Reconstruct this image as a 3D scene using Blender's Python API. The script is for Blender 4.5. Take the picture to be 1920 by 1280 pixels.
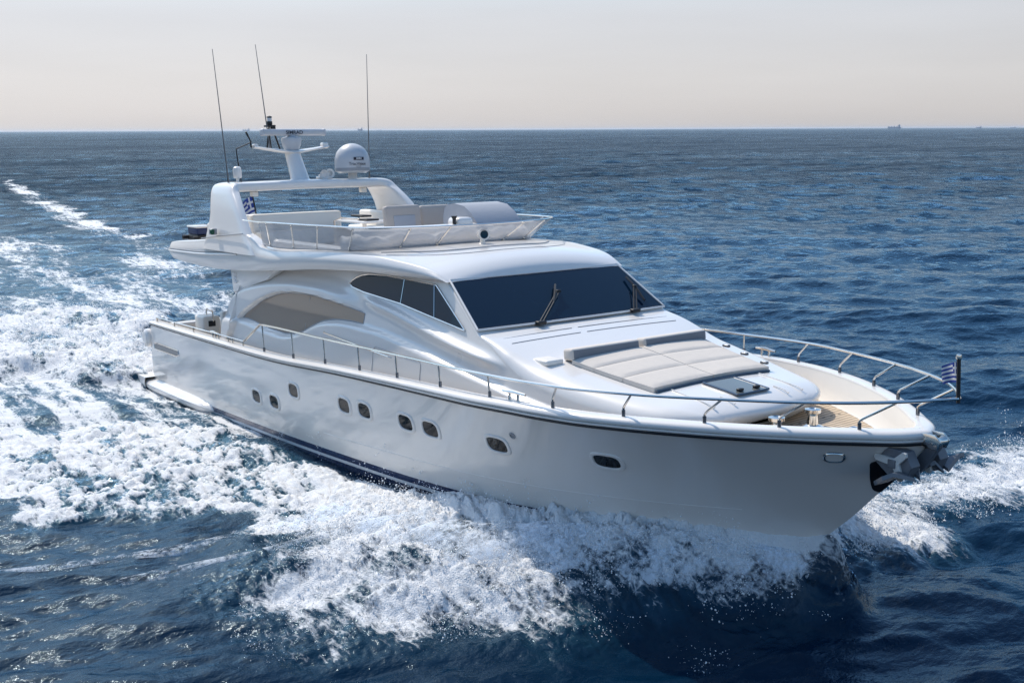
import bpy, bmesh, math, random
import numpy as np
from mathutils import Matrix, Vector

for o in list(bpy.data.objects): bpy.data.objects.remove(o)
scn = bpy.context.scene
R = math.radians

# ------------------------------------------------------------------ camera
PSI, PITCH, ROLL = R(144.0), R(10.694), R(0.24)
cam_d = bpy.data.cameras.new('camera')
cam = bpy.data.objects.new('camera', cam_d); scn.collection.objects.link(cam)
F = Vector((math.cos(PSI)*math.cos(PITCH), math.sin(PSI)*math.cos(PITCH), -math.sin(PITCH)))
Rt = Vector((math.sin(PSI), -math.cos(PSI), 0)); Up = Rt.cross(F)
Xc = Rt*math.cos(ROLL) - Up*math.sin(ROLL); Yc = Rt*math.sin(ROLL) + Up*math.cos(ROLL)
m = Matrix((Xc, Yc, -F)).transposed().to_4x4(); m.translation = Vector((32.598, -13.318, 7.456))
cam.matrix_world = m
cam_d.sensor_width = 36; cam_d.lens = 2102.2/1920*36
cam_d.clip_start = 0.5; cam_d.clip_end = 90000
scn.camera = cam

# ------------------------------------------------------------------ sky and sun
SUN_EL, SUN_AZ = R(48), R(181.5)          # azimuth measured from +X (the bow) anticlockwise
w = bpy.data.worlds.new('World'); scn.world = w; w.use_nodes = True
nt = w.node_tree; nt.nodes.clear()
wo = nt.nodes.new('ShaderNodeOutputWorld'); bg = nt.nodes.new('ShaderNodeBackground')
sk = nt.nodes.new('ShaderNodeTexSky'); sk.sky_type = 'NISHITA'; sk.sun_disc = False
sk.sun_elevation = SUN_EL; sk.sun_rotation = R(90) - SUN_AZ
sk.altitude = 0; sk.air_density = 1.0; sk.dust_density = 1.2; sk.ozone_density = 2.0
bg.inputs['Strength'].default_value = 0.15
# low down the sky is milky: the sky's own colour is greyed towards the horizon
tcw = nt.nodes.new('ShaderNodeTexCoord'); sx_ = nt.nodes.new('ShaderNodeSeparateXYZ'); nt.links.new(tcw.outputs['Generated'], sx_.inputs[0])
hs = nt.nodes.new('ShaderNodeHueSaturation'); hs.inputs['Saturation'].default_value = .18; hs.inputs['Value'].default_value = .475; nt.links.new(sk.outputs[0], hs.inputs['Color'])
tn = nt.nodes.new('ShaderNodeMix'); tn.data_type = 'RGBA'; tn.blend_type = 'MULTIPLY'; tn.inputs[0].default_value = 1; tn.inputs[7].default_value = (.98, .955, .98, 1); nt.links.new(hs.outputs[0], tn.inputs[6])
mrw = nt.nodes.new('ShaderNodeMapRange'); mrw.interpolation_type = 'SMOOTHSTEP'; nt.links.new(sx_.outputs[2], mrw.inputs[0])
mrw.inputs[1].default_value = .09; mrw.inputs[2].default_value = .22; mrw.inputs[3].default_value = 0; mrw.inputs[4].default_value = 1
mxw = nt.nodes.new('ShaderNodeMix'); mxw.data_type = 'RGBA'; nt.links.new(mrw.outputs[0], mxw.inputs[0]); fl_ = nt.nodes.new('ShaderNodeMix'); fl_.data_type = 'RGBA'; fl_.inputs[0].default_value = .62; nt.links.new(tn.outputs[2], fl_.inputs[6])
rmp = nt.nodes.new('ShaderNodeValToRGB'); nt.links.new(sx_.outputs[2], rmp.inputs[0])
rmp.color_ramp.elements[0].position = 0.0; rmp.color_ramp.elements[0].color = (4.38, 4.12, 4.0, 1)
rmp.color_ramp.elements[1].position = .12; rmp.color_ramp.elements[1].color = (4.2, 4.5, 4.95, 1)
e_ = rmp.color_ramp.elements.new(.045); e_.color = (4.62, 4.52, 4.5, 1)
nt.links.new(rmp.outputs[0], fl_.inputs[7]); mpw = nt.nodes.new('ShaderNodeMapping'); mpw.inputs['Scale'].default_value = (2.2, 2.2, 16); nt.links.new(tcw.outputs['Generated'], mpw.inputs[0])
nzw = nt.nodes.new('ShaderNodeTexNoise'); nzw.inputs['Scale'].default_value = 1.6; nzw.inputs['Detail'].default_value = 5; nt.links.new(mpw.outputs[0], nzw.inputs['Vector'])
rcw = nt.nodes.new('ShaderNodeMapRange'); rcw.inputs[1].default_value = .3; rcw.inputs[2].default_value = .7; rcw.inputs[3].default_value = .97; rcw.inputs[4].default_value = 1.03; nt.links.new(nzw.outputs[0], rcw.inputs[0])
vmw = nt.nodes.new('ShaderNodeVectorMath'); vmw.operation = 'SCALE'; nt.links.new(fl_.outputs[2], vmw.inputs[0]); nt.links.new(rcw.outputs[0], vmw.inputs['Scale'])
nt.links.new(vmw.outputs[0], mxw.inputs[6]); hi_ = nt.nodes.new('ShaderNodeHueSaturation'); hi_.inputs['Saturation'].default_value = 1.12; hi_.inputs['Value'].default_value = 1.15; nt.links.new(sk.outputs[0], hi_.inputs['Color']); ti_ = nt.nodes.new('ShaderNodeMix'); ti_.data_type = 'RGBA'; ti_.blend_type = 'MULTIPLY'; ti_.inputs[0].default_value = 1; ti_.inputs[7].default_value = (.88, 1.0, 1.0, 1); nt.links.new(hi_.outputs[0], ti_.inputs[6]); nt.links.new(ti_.outputs[2], mxw.inputs[7])
nt.links.new(mxw.outputs[2], bg.inputs[0]); nt.links.new(bg.outputs[0], wo.inputs[0])
sd = bpy.data.lights.new('sun', 'SUN'); so = bpy.data.objects.new('sun', sd); scn.collection.objects.link(so)
sd.energy = 3.3; sd.angle = R(0.53); sd.color = (1.0, 0.91, 0.80)
to_sun = Vector((math.cos(SUN_EL)*math.cos(SUN_AZ), math.cos(SUN_EL)*math.sin(SUN_AZ), math.sin(SUN_EL)))
so.rotation_euler = to_sun.to_track_quat('Z', 'Y').to_euler()
scn.view_settings.view_transform = 'Standard'; scn.view_settings.look = 'None'
scn.view_settings.exposure = 0.25; scn.view_settings.gamma = 1
scn.render.engine = 'CYCLES'
scn.cycles.max_bounces = 7; scn.cycles.transparent_max_bounces = 12
scn.cycles.caustics_reflective = False; scn.cycles.caustics_refractive = False
scn.cycles.use_denoising = True; scn.cycles.denoising_prefilter = 'NONE'; scn.cycles.sample_clamp_direct = 24; scn.cycles.sample_clamp_indirect = 5

rng = np.random.default_rng(7); random.seed(7)

# ------------------------------------------------------------------ materials
def mat(name, col, rough=0.4, metal=0.0, coat=0.0, spec=0.5, bump=0.0, bscale=40, vary=0.0, vscale=3.0, trans=0.0, alpha=1.0, ior=1.45):
    M = bpy.data.materials.new(name); M.use_nodes = True
    n = M.node_tree.nodes; l = M.node_tree.links; p = n['Principled BSDF']
    p.inputs['Base Color'].default_value = (*col, 1); p.inputs['Roughness'].default_value = rough
    p.inputs['Metallic'].default_value = metal; p.inputs['Coat Weight'].default_value = coat
    p.inputs['Coat Roughness'].default_value = 0.06
    p.inputs['Specular IOR Level'].default_value = spec; p.inputs['IOR'].default_value = ior
    p.inputs['Transmission Weight'].default_value = trans; p.inputs['Alpha'].default_value = alpha
    tc = n.new('ShaderNodeTexCoord')
    if vary:
        t = n.new('ShaderNodeTexNoise'); t.inputs['Scale'].default_value = vscale; t.inputs['Detail'].default_value = 6
        l.new(tc.outputs['Object'], t.inputs['Vector'])
        mx = n.new('ShaderNodeMix'); mx.data_type = 'RGBA'
        mx.inputs[6].default_value = (*[c*(1-vary) for c in col], 1); mx.inputs[7].default_value = (*[min(1, c*(1+vary*.6)) for c in col], 1)
        l.new(t.outputs[0], mx.inputs[0]); l.new(mx.outputs[2], p.inputs['Base Color'])
        mr = n.new('ShaderNodeMapRange'); mr.inputs[3].default_value = rough*.8; mr.inputs[4].default_value = min(1, rough*1.35)
        l.new(t.outputs[0], mr.inputs[0]); l.new(mr.outputs[0], p.inputs['Roughness'])
    if bump:
        t = n.new('ShaderNodeTexNoise'); t.inputs['Scale'].default_value = bscale; t.inputs['Detail'].default_value = 4
        l.new(tc.outputs['Object'], t.inputs['Vector'])
        b = n.new('ShaderNodeBump'); b.inputs['Strength'].default_value = bump; b.inputs['Distance'].default_value = 0.02
        l.new(t.outputs[0], b.inputs['Height']); l.new(b.outputs[0], p.inputs['Normal'])
    return M

M_gel = mat('white_gelcoat', (.775, .74, .70), .28, coat=.6, vary=.035, vscale=.7)
M_hull = mat('hull_gelcoat', (.80, .755, .70), .20, coat=.85, vary=.03, vscale=.5)
M_cream = mat('cream_gelcoat', (.80, .755, .69), .4, coat=.2, vary=.03)
M_blue = mat('navy_boot_top', (.008, .020, .08), .25, coat=.5)
M_stripe = mat('white_stripe', (.75, .75, .75), .3)
M_black = mat('black_rubber', (.012, .012, .014), .45)
M_pocket = mat('black_steel_plate', (.006, .006, .008), .55)
M_chrome = mat('polished_steel', (.74, .69, .63), .14, metal=1.0)
M_darkmetal = mat('dark_steel', (.16, .17, .19), .28, metal=1.0)
M_anchor = mat('galvanised_anchor', (.15, .16, .18), .42, metal=.2, vary=.35, vscale=9)
M_anchorplate = mat('worn_light_plate', (.62, .60, .56), .45, metal=.0, vary=.15, vscale=14)
M_glass = mat('dark_tinted_glass', (.012, .040, .066), .02, spec=.18)
M_port = mat('porthole_dark_glass', (.006, .007, .008), .04, spec=.25)
M_wind = mat('windshield_glass', (.003, .014, .032), .03, spec=.28)
M_bronze = mat('taupe_tinted_glass', (.34, .265, .205), .12, spec=.5)
M_pad = mat('beige_cushion_fabric', (.62, .565, .505), .85, bump=.35, bscale=9, vary=.07, vscale=6)
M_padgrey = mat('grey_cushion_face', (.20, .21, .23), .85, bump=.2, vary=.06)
M_greyfab = mat('grey_cover_fabric', (.36, .38, .42), .75, bump=.25, bscale=14, vary=.05)
M_taupe = mat('taupe_vinyl', (.42, .38, .35), .6, bump=.1, vary=.05)
M_canvas = mat('white_canvas', (.72, .71, .70), .8, bump=.5, bscale=12, vary=.05)
M_hatch = mat('smoked_hatch_acrylic', (.13, .135, .125), .12)
M_flagblue = mat('flag_blue', (.012, .04, .23), .7)
M_flagwhite = mat('flag_white', (.55, .55, .56), .7)
M_ink = mat('dark_lettering', (.02, .02, .035), .5)
M_dome = mat('grey_white_radome', (.58, .58, .59), .35, vary=.03)
M_grey = mat('grey_plastic', (.35, .35, .36), .5)
M_green = mat('green_lens', (.01, .09, .05), .2)
M_boxblue = mat('navy_box_cover', (.02, .035, .10), .6, bump=.2)
M_ship = mat('hazed_ship_paint', (.55, .55, .58), .7, vary=.2, vscale=.02)  # ships' colour is paled: part of the distance haze is put into it

M_clear = bpy.data.materials.new('clear_vinyl'); M_clear.use_nodes = True
_n = M_clear.node_tree.nodes; _l = M_clear.node_tree.links; _n.clear()
_o = _n.new('ShaderNodeOutputMaterial'); _mx = _n.new('ShaderNodeMixShader'); _t = _n.new('ShaderNodeBsdfTransparent')
_g = _n.new('ShaderNodeBsdfPrincipled'); _g.inputs['Base Color'].default_value = (.45, .45, .47, 1); _g.inputs['Roughness'].default_value = .12
_fr = _n.new('ShaderNodeFresnel'); _fr.inputs[0].default_value = 1.5
_nz = _n.new('ShaderNodeTexNoise'); _nz.inputs['Scale'].default_value = 2.2; _nz.inputs['Detail'].default_value = 4
_tc = _n.new('ShaderNodeTexCoord'); _l.new(_tc.outputs['Object'], _nz.inputs['Vector'])
_b = _n.new('ShaderNodeBump'); _b.inputs['Strength'].default_value = .35; _b.inputs['Distance'].default_value = .05
_l.new(_nz.outputs[0], _b.inputs['Height']); _l.new(_b.outputs[0], _g.inputs['Normal'])
_mr = _n.new('ShaderNodeMapRange'); _mr.inputs[1].default_value = .3; _mr.inputs[2].default_value = .75; _mr.inputs[3].default_value = .02; _mr.inputs[4].default_value = .12
_l.new(_nz.outputs[0], _mr.inputs[0])
_ad = _n.new('ShaderNodeMath'); _ad.operation = 'MULTIPLY_ADD'; _ad.use_clamp = True; _ad.inputs[1].default_value = .55
_l.new(_mr.outputs[0], _ad.inputs[2]); _l.new(_fr.outputs[0], _ad.inputs[0])
_t.inputs[0].default_value = (.93, .93, .92, 1)
_l.new(_ad.outputs[0], _mx.inputs[0]); _l.new(_t.outputs[0], _mx.inputs[1]); _l.new(_g.outputs[0], _mx.inputs[2]); _l.new(_mx.outputs[0], _o.inputs[0])

# teak: planks along the boat with dark caulking lines
M_teak = bpy.data.materials.new('teak_planking'); M_teak.use_nodes = True
_n = M_teak.node_tree.nodes; _l = M_teak.node_tree.links; _p = _n['Principled BSDF']; _p.inputs['Roughness'].default_value = .7
_tc = _n.new('ShaderNodeTexCoord'); _mp = _n.new('ShaderNodeMapping'); _mp.inputs['Rotation'].default_value = (0, 0, 0)
_br = _n.new('ShaderNodeTexBrick'); _br.inputs['Scale'].default_value = 1; _br.inputs['Mortar Size'].default_value = .016
_br.inputs['Brick Width'].default_value = 2.2; _br.inputs['Row Height'].default_value = .10; _br.inputs['Mortar Smooth'].default_value = .2
_br.inputs['Color1'].default_value = (.64, .50, .35, 1); _br.inputs['Color2'].default_value = (.72, .58, .42, 1); _br.inputs['Mortar'].default_value = (.05, .035, .03, 1)
_nz = _n.new('ShaderNodeTexNoise'); _nz.inputs['Scale'].default_value = 6; _nz.inputs['Detail'].default_value = 8
_m2 = _n.new('ShaderNodeMapping'); _m2.inputs['Scale'].default_value = (.6, 9, 1)
_mm = _n.new('ShaderNodeMix'); _mm.data_type = 'RGBA'; _mm.blend_type = 'MULTIPLY'; _mm.inputs[0].default_value = .35
_l.new(_tc.outputs['Object'], _mp.inputs[0]); _l.new(_mp.outputs[0], _br.inputs['Vector'])
_l.new(_tc.outputs['Object'], _m2.inputs[0]); _l.new(_m2.outputs[0], _nz.inputs['Vector'])
_l.new(_br.outputs[0], _mm.inputs[6]); _l.new(_nz.outputs[0], _mm.inputs[7]); _l.new(_mm.outputs[2], _p.inputs['Base Color'])

# ------------------------------------------------------------------ mesh helpers (yacht coordinates: x to the bow, y to port, z up)
TRIM = R(1.4718)
B2W = Matrix.Translation((8, 0, 0)) @ Matrix.Rotation(-TRIM, 4, 'Y') @ Matrix.Translation((-8, 0, 0))

def link(o): scn.collection.objects.link(o); return o

def empty(name, base, label=None, cat=None, group=None, world=False):
    o = bpy.data.objects.new(name, None); link(o); o.empty_display_size = .3
    T = Matrix.Translation(base)
    o.matrix_world = T if world else B2W @ T
    o['_base'] = tuple(base)
    if label: o['label'] = label
    if cat: o['category'] = cat
    if group: o['group'] = group
    return o

def root_base(o):
    while o.parent: o = o.parent
    return np.array(o['_base']) if '_base' in o else np.zeros(3)

def obj(name, V, Fc, material, parent=None, smooth=True, label=None, mi=None, angle=None):
    V = np.asarray(V, float)
    me = bpy.data.meshes.new(name)
    if parent is not None: V = V - root_base(parent)
    me.from_pydata(V.tolist(), [], [tuple(f) for f in Fc])
    ms = material if isinstance(material, (list, tuple)) else [material]
    for x in ms: me.materials.append(x)
    if mi is not None: me.polygons.foreach_set('material_index', np.asarray(mi, np.int32))
    bm = bmesh.new(); bm.from_mesh(me)
    bmesh.ops.remove_doubles(bm, verts=bm.verts, dist=1e-5)
    bmesh.ops.recalc_face_normals(bm, faces=bm.faces)
    bm.to_mesh(me); bm.free()
    if smooth:
        me.polygons.foreach_set('use_smooth', np.ones(len(me.polygons), bool))
        me.set_sharp_from_angle(angle=R(angle if angle else 38))
    me.update()
    o = bpy.data.objects.new(name, me); link(o)
    if parent is not None: o.parent = parent
    if label: o['label'] = label
    return o

def grid(P, cu=False, cv=False, off=0):
    n, m_ = P.shape[:2]
    fs = []
    for i in range(n if cu else n-1):
        for j in range(m_ if cv else m_-1):
            a, b = i, (i+1) % n; c, d = j, (j+1) % m_
            fs.append((off+a*m_+c, off+b*m_+c, off+b*m_+d, off+a*m_+d))
    return P.reshape(-1, 3), fs

class MB:
    """collects shapes into one mesh"""
    def __init__(s): s.V = []; s.F = []; s.n = 0
    def add(s, V, Fc):
        V = np.asarray(V, float); s.V.append(V); s.F += [tuple(i+s.n for i in f) for f in Fc]; s.n += len(V); return s
    def grid(s, P, cu=False, cv=False): V, f = grid(np.asarray(P, float), cu, cv); return s.add(V, f)
    def tube(s, pts, r, k=8, cap=True, closed=False):
        pts = np.asarray(pts, float); n = len(pts)
        rr = np.full(n, r) if np.isscalar(r) else np.asarray(r, float)
        T = np.gradient(pts, axis=0) if n > 2 else np.repeat((pts[1]-pts[0])[None], 2, 0)
        T /= np.linalg.norm(T, axis=1)[:, None]+1e-12
        a = np.array([0, 0, 1.]) if abs(T[0][2]) < .9 else np.array([1., 0, 0])
        P = np.zeros((n, k, 3)); u = np.cross(T[0], a); u /= np.linalg.norm(u)
        for i in range(n):
            u = u - T[i]*(u@T[i]); u /= np.linalg.norm(u); v = np.cross(T[i], u)
            for j in range(k):
                t = 2*math.pi*j/k; P[i, j] = pts[i] + rr[i]*(u*math.cos(t)+v*math.sin(t))
        b = s.n; s.grid(P, cv=True)
        if cap:
            s.F.append(tuple(b+j for j in range(k))); s.F.append(tuple(b+(n-1)*k+j for j in range(k)))
        return s
    def lathe(s, prof, c, axis=(0, 0, 1), k=24):
        """prof: (radius, height) pairs"""
        ax = np.asarray(axis, float); ax /= np.linalg.norm(ax)
        a = np.array([1., 0, 0]) if abs(ax[0]) < .9 else np.array([0, 1., 0])
        u = np.cross(ax, a); u /= np.linalg.norm(u); v = np.cross(ax, u)
        P = np.array([[np.asarray(c, float)+ax*h+max(r, 1e-4)*(u*math.cos(2*math.pi*j/k)+v*math.sin(2*math.pi*j/k)) for j in range(k)] for r, h in prof])
        b = s.n; s.grid(P, cv=True); s.F.append(tuple(b+j for j in range(k))); s.F.append(tuple(b+(len(prof)-1)*k+j for j in range(k)))
        return s
    def rbox(s, c, size, r=.02, rot=None, seg=3):
        """box with rounded edges"""
        bm = bmesh.new(); bmesh.ops.create_cube(bm, size=1)
        for v in bm.verts: v.co = Vector((v.co.x*size[0], v.co.y*size[1], v.co.z*size[2]))
        r = min(r, min(size)*.45)
        bmesh.ops.bevel(bm, geom=list(bm.edges), offset=r, segments=seg, profile=.5, affect='EDGES')
        V = np.array([v.co[:] for v in bm.verts]); bm.verts.index_update(); Fc = [[v.index for v in f.verts] for f in bm.faces]; bm.free()
        if rot is not None: V = V @ np.array(Matrix(rot).to_3x3() if not isinstance(rot, Matrix) else rot.to_3x3()).T
        return s.add(V+np.asarray(c, float), Fc)
    def prism(s, poly, y0, y1, bevel=0.0):
        """polygon in (x, z) pushed from y0 to y1"""
        bm = bmesh.new()
        a = [bm.verts.new((x, y0, z)) for x, z in poly]; b = [bm.verts.new((x, y1, z)) for x, z in poly]
        n = len(poly); bm.faces.new(a); bm.faces.new(b[::-1])
        for i in range(n): bm.faces.new((a[i], b[i], b[(i+1) % n], a[(i+1) % n]))
        bmesh.ops.recalc_face_normals(bm, faces=bm.faces)
        if bevel: bmesh.ops.bevel(bm, geom=list(bm.edges), offset=bevel, segments=2, profile=.5, affect='EDGES')
        bmesh.ops.triangulate(bm, faces=[f for f in bm.faces if len(f.verts) > 4])
        bm.verts.index_update(); V = [v.co[:] for v in bm.verts]; Fc = [[v.index for v in f.verts] for f in bm.faces]; bm.free()
        return s.add(V, Fc)
    def xform(s, M):
        A = np.array(M); s.V = [v @ A[:3, :3].T + A[:3, 3] for v in s.V]; return s
    def build(s, name, material, parent=None, **k): return obj(name, np.concatenate(s.V), s.F, material, parent, **k)

def text_obj(name, body, size, M, material, parent, bold=0.0):
    cu = bpy.data.curves.new(name, 'FONT'); cu.body = body; cu.size = size; cu.align_x = 'CENTER'; cu.align_y = 'CENTER'; cu.extrude = .002; cu.offset = bold
    t = bpy.data.objects.new(name+'_tmp', cu); link(t)
    dg = bpy.context.evaluated_depsgraph_get(); dg.update()
    me = bpy.data.meshes.new_from_object(t.evaluated_get(dg)); bpy.data.objects.remove(t)
    V = np.array([v.co[:] for v in me.vertices]); Fc = [tuple(p.vertices) for p in me.polygons]
    if callable(M): V = np.array([M(v) for v in V])
    else:
        A = np.array(M); V = V @ A[:3, :3].T + A[:3, 3]
    return obj(name, V, Fc, material, parent, smooth=False)

def tab(*pairs):
    a = np.array(pairs, float)
    # monotone cubic (Fritsch-Carlson) through the points
    x, y = a[:, 0], a[:, 1]; h = np.diff(x); d = np.diff(y)/h
    mm = np.zeros(len(x)); mm[0], mm[-1] = d[0], d[-1]
    for i in range(1, len(x)-1):
        if d[i-1]*d[i] > 0:
            w1, w2 = 2*h[i]+h[i-1], h[i]+2*h[i-1]; mm[i] = (w1+w2)/(w1/d[i-1]+w2/d[i])
    def f(q):
        q = np.asarray(q, float); qq = np.clip(q, x[0], x[-1]); i = np.clip(np.searchsorted(x, qq)-1, 0, len(x)-2)
        t = (qq-x[i])/h[i]
        v = (2*t**3-3*t**2+1)*y[i]+(t**3-2*t**2+t)*h[i]*mm[i]+(-2*t**3+3*t**2)*y[i+1]+(t**3-t**2)*h[i]*mm[i+1]
        return v + np.where(q < x[0], (q-x[0])*mm[0], 0) + np.where(q > x[-1], (q-x[-1])*mm[-1], 0)
    return f
def sstep(a, b, x):
    t = np.clip((np.asarray(x, float)-a)/(b-a), 0, 1); return t*t*(3-2*t)
def spline(pts, n):
    pts = np.asarray(pts, float); s = np.r_[0, np.cumsum(np.linalg.norm(np.diff(pts, axis=0), axis=1))]
    q = np.linspace(0, s[-1], n)
    return np.stack([tab(*zip(s, pts[:, k]))(q) for k in range(3)], -1)

# ================================================================== THE YACHT
yacht = empty('motor_yacht', (8, 0, 0), 'large white motor yacht with flybridge and radar arch speeding across the blue sea', 'yacht')

# ---- hull lines
zA = tab((0, 2.05), (5, 2.19), (9.2, 2.30), (12.7, 2.5), (15.1, 2.61), (17.3, 2.69), (18.7, 2.75), (19.8, 2.77), (21.4, 2.80), (24.2, 2.82))
yA = tab((-.2, 2.72), (4.9, 2.94), (9.2, 3.07), (12.7, 3.13), (15.1, 3.16), (17.3, 3.16), (18.7, 3.09), (19.8, 2.89), (20.65, 2.59), (21.36, 2.25), (22.1, 1.81), (22.87, 1.24), (23.5, .68), (23.85, .33), (24.02, 0))
yB = tab((-.2, 2.75), (5, 2.93), (9, 3.02), (12.7, 3.03), (15, 2.98), (17, 2.82), (18.5, 2.55), (19.8, 2.14), (21, 1.57), (22, .97), (22.8, .40), (23.25, 0))
yC = tab((-.2, 2.72), (5, 2.86), (9, 2.88), (12.7, 2.82), (14.2, 2.76), (16, 2.58), (17, 2.42), (18, 2.18), (19, 1.82), (20, 1.34), (21, .77), (22.1, 0))
zC = tab((-.2, .09), (4.35, .25), (10, .43), (14.2, .57), (17, .64), (18, .67), (20, .72), (22, .76))
yD = tab((-.2, 2.64), (5, 2.77), (9, 2.78), (12.7, 2.68), (14.2, 2.58), (16, 2.34), (17, 2.13), (18, 1.84), (19, 1.46), (20, .98), (21, .42), (21.6, 0))
zD = tab((-.2, -.22), (8, -.08), (14, .14), (18, .38), (20, .5), (21.6, .56))
zK = tab((-.2, -.8), (12, -.9), (17, -.75), (19, -.4), (20.5, .05), (21.6, .55))
def hull_y(x, z):
    """half breadth of the topsides"""
    x = np.asarray(x, float); z = np.asarray(z, float)
    za, zc = zA(x), zC(x); zb = za-.86*(za-zc)/1.9-.0
    ya, yb, yc = yA(x), yB(x), yC(x)
    La = (z-zb)*(z-zc)/((za-zb)*(za-zc)); Lb = (z-za)*(z-zc)/((zb-za)*(zb-zc)); Lc = (z-za)*(z-zb)/((zc-za)*(zc-zb))
    return ya*La+yb*Lb+yc*Lc
def row_end(zf):
    lo, hi = 20.0, 24.6
    for _ in range(50):
        mid = (lo+hi)/2
        if hull_y(mid, zf(mid)) > 0: lo = mid
        else: hi = mid
    return lo
def build_hull():
    rows, mids = [], []
    s = np.linspace(0, 1, 150); sx = 1-(1-s)**1.5
    fr = [lambda x, t=t: zA(x)+(zC(x)+.17-zA(x))*t for t in np.linspace(0, 1, 22)]
    fr += [lambda x: zC(x)+.035, lambda x: zC(x)-.035]
    for zf in fr:
        xe = row_end(zf); x = -.15+(xe+.15)*sx
        z = zf(x); y = np.maximum(hull_y(x, z), 0); y[-1] = 0
        rows.append(np.stack([x, -y, z], -1))
    for t in (0.5, 1.0):
        xe = 22.05*(1-t)+21.6*t; x = -.15+(xe+.15)*sx
        y = np.maximum(yC(x)*(1-t)+yD(x)*t, 0); y[-1] = 0; z = (zC(x)-.035)*(1-t)+zD(x)*t
        rows.append(np.stack([x, -y, z], -1))
    for t in (.33, .66, 1.0):
        x = -.15+(21.6+.15)*sx; y = yD(x)*(1-t); y[-1] = 0; z = zD(x)*(1-t)+np.minimum(zK(x), zD(x))*t
        rows.append(np.stack([x, -y, z], -1))
    S = np.stack(rows)                       # rows x stations
    n = len(rows)
    band = [0]*21+[1, 2]+[1]*(n-1-23)
    P = np.concatenate([S, (S*[1, -1, 1])[::-1][1:]])
    band = band+band[::-1]
    V, Fc = grid(P); mi = [band[i//149] for i in range(len(Fc))]
    # transom
    k = len(V); ring = [i*150 for i in range(P.shape[0])]
    Fc = list(Fc); c = V[ring].mean(0)
    V = np.vstack([V, c+[0.0, 0, 0]])
    for a, b in zip(ring[:-1], ring[1:]): Fc.append((a, b, k)); mi.append(0)
    Fc.append((ring[-1], ring[0], k)); mi.append(0)
    return obj('hull', V, Fc, [M_hull, M_blue, M_stripe], yacht, mi=mi, angle=50)
build_hull()

# ---- rub rail, cap rail, bulwark, deck
XS = np.r_[np.linspace(-.15, 18, 60), 18+(24.02-18)*(1-(1-np.linspace(0, 1, 50)[1:])**1.7)]
def sheer(off, dz):
    """sheer line moved outboard by off (plan normal) and up by dz, starboard half then port half"""
    x = XS; y = yA(x); y[-1] = 0
    tx = np.gradient(x); ty = np.gradient(y); L = np.hypot(tx, ty); nx, ny = -ty/L, tx/L
    nx[-1], ny[-1] = 1, 0
    px, py = x+nx*off, np.maximum(y+ny*off, 0); py[-1] = 0
    S = np.stack([px, -py, zA(x)+dz], -1)
    return np.concatenate([S, (S*[1, -1, 1])[::-1][1:]])
capH = tab((0, .10), (12, .13), (18, .16), (24.2, .17))
def sweep(prof):
    h = capH(XS); hh = np.r_[h, h[::-1][1:]]
    out = []
    for off, f in prof:
        L = sheer(off, 0); L[:, 2] += hh*f; out.append(L)
    return np.stack(out)
MB().grid(sweep([(.0, -.22), (.035, -.2), (.045, -.05), (.035, .06), (0, .08)])).build('rub_rail', M_black, yacht)
MB().grid(sweep([(0.0, .06), (.05, .10), (.062, .22), (.05, .33), (.036, .36), (.05, .40), (.062, .56), (.055, .74), (.02, .92), (-.03, 1.0), (-.16, 1.02), (-.2, .98), (-.21, .8)])).build('cap_rail', M_gel, yacht)
MB().grid(sweep([(.058, .335), (.066, .35), (.066, .385), (.058, .40)])).build('rail_trim', M_chrome, yacht)
deckz = tab((0, 1.5), (5.5, 1.55), (6.2, 1.75), (12, 2.0), (17, 2.3), (19.5, 2.42), (24, 2.47))
def inner(off, zf):
    L = sheer(-off, 0); L[:, 2] = zf(L[:, 0])
    lim = np.maximum(hull_y(L[:, 0], L[:, 2])-.05, 0); L[:, 1] = np.clip(L[:, 1], -lim, lim); return L
MB().grid(np.stack([sheer(-.205, .0)+np.array([0, 0, .13]), inner(.25, lambda x: zA(x)-.1), inner(.28, lambda x: deckz(x)+.03), inner(.285, deckz)])).build('bulwark', M_cream, yacht)
L = inner(.275, lambda x: deckz(x)-.002); h = len(XS)
st, pt = L[:h], L[h-1:][::-1]
MB().grid(np.stack([st*(1-t)+pt*t for t in np.linspace(0, 1, 9)])).build('deck', M_teak, yacht)

# ---- deckhouse and coachroof: one shell
archO = tab((5.48, 2.92), (5.52, 3.21), (5.96, 3.59), (6.84, 3.81), (8.01, 3.98), (9.14, 4.06), (10.21, 4.07), (11.25, 4.01), (12.1, 3.93))
archI = tab((6.0, 2.6), (6.24, 2.92), (6.86, 3.23), (7.56, 3.51), (8.54, 3.71), (9.78, 3.77), (10.84, 3.73), (11.51, 3.69), (12.22, 3.64), (12.5, 3.6))
wave = tab((5.3, 2.90), (5.62, 2.88), (6.59, 2.87), (7.56, 2.79), (8.65, 2.76), (9.03, 2.79), (9.58, 2.9), (10.02, 3.07), (10.64, 3.26), (11.28, 3.35), (11.91, 3.38), (13.06, 3.36), (14.09, 3.27), (15.34, 3.12), (16.49, 2.98), (17.3, 2.90), (18.1, 2.80), (19.0, 2.70), (20.1, 2.6), (21.5, 2.5))
belt = tab((11.4, 3.75), (11.85, 3.87), (12.16, 3.92), (13.2, 3.83), (14.56, 3.62), (15.83, 3.43), (17.0, 3.29), (18, 3.17), (19, 3.07), (20, 2.98), (21.4, 2.85))
topc = tab((16.45, 3.70), (16.62, 3.665), (16.9, 3.62), (18, 3.38), (19, 3.22), (20, 3.09), (20.8, 3.01), (21.36, 2.95))
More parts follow.
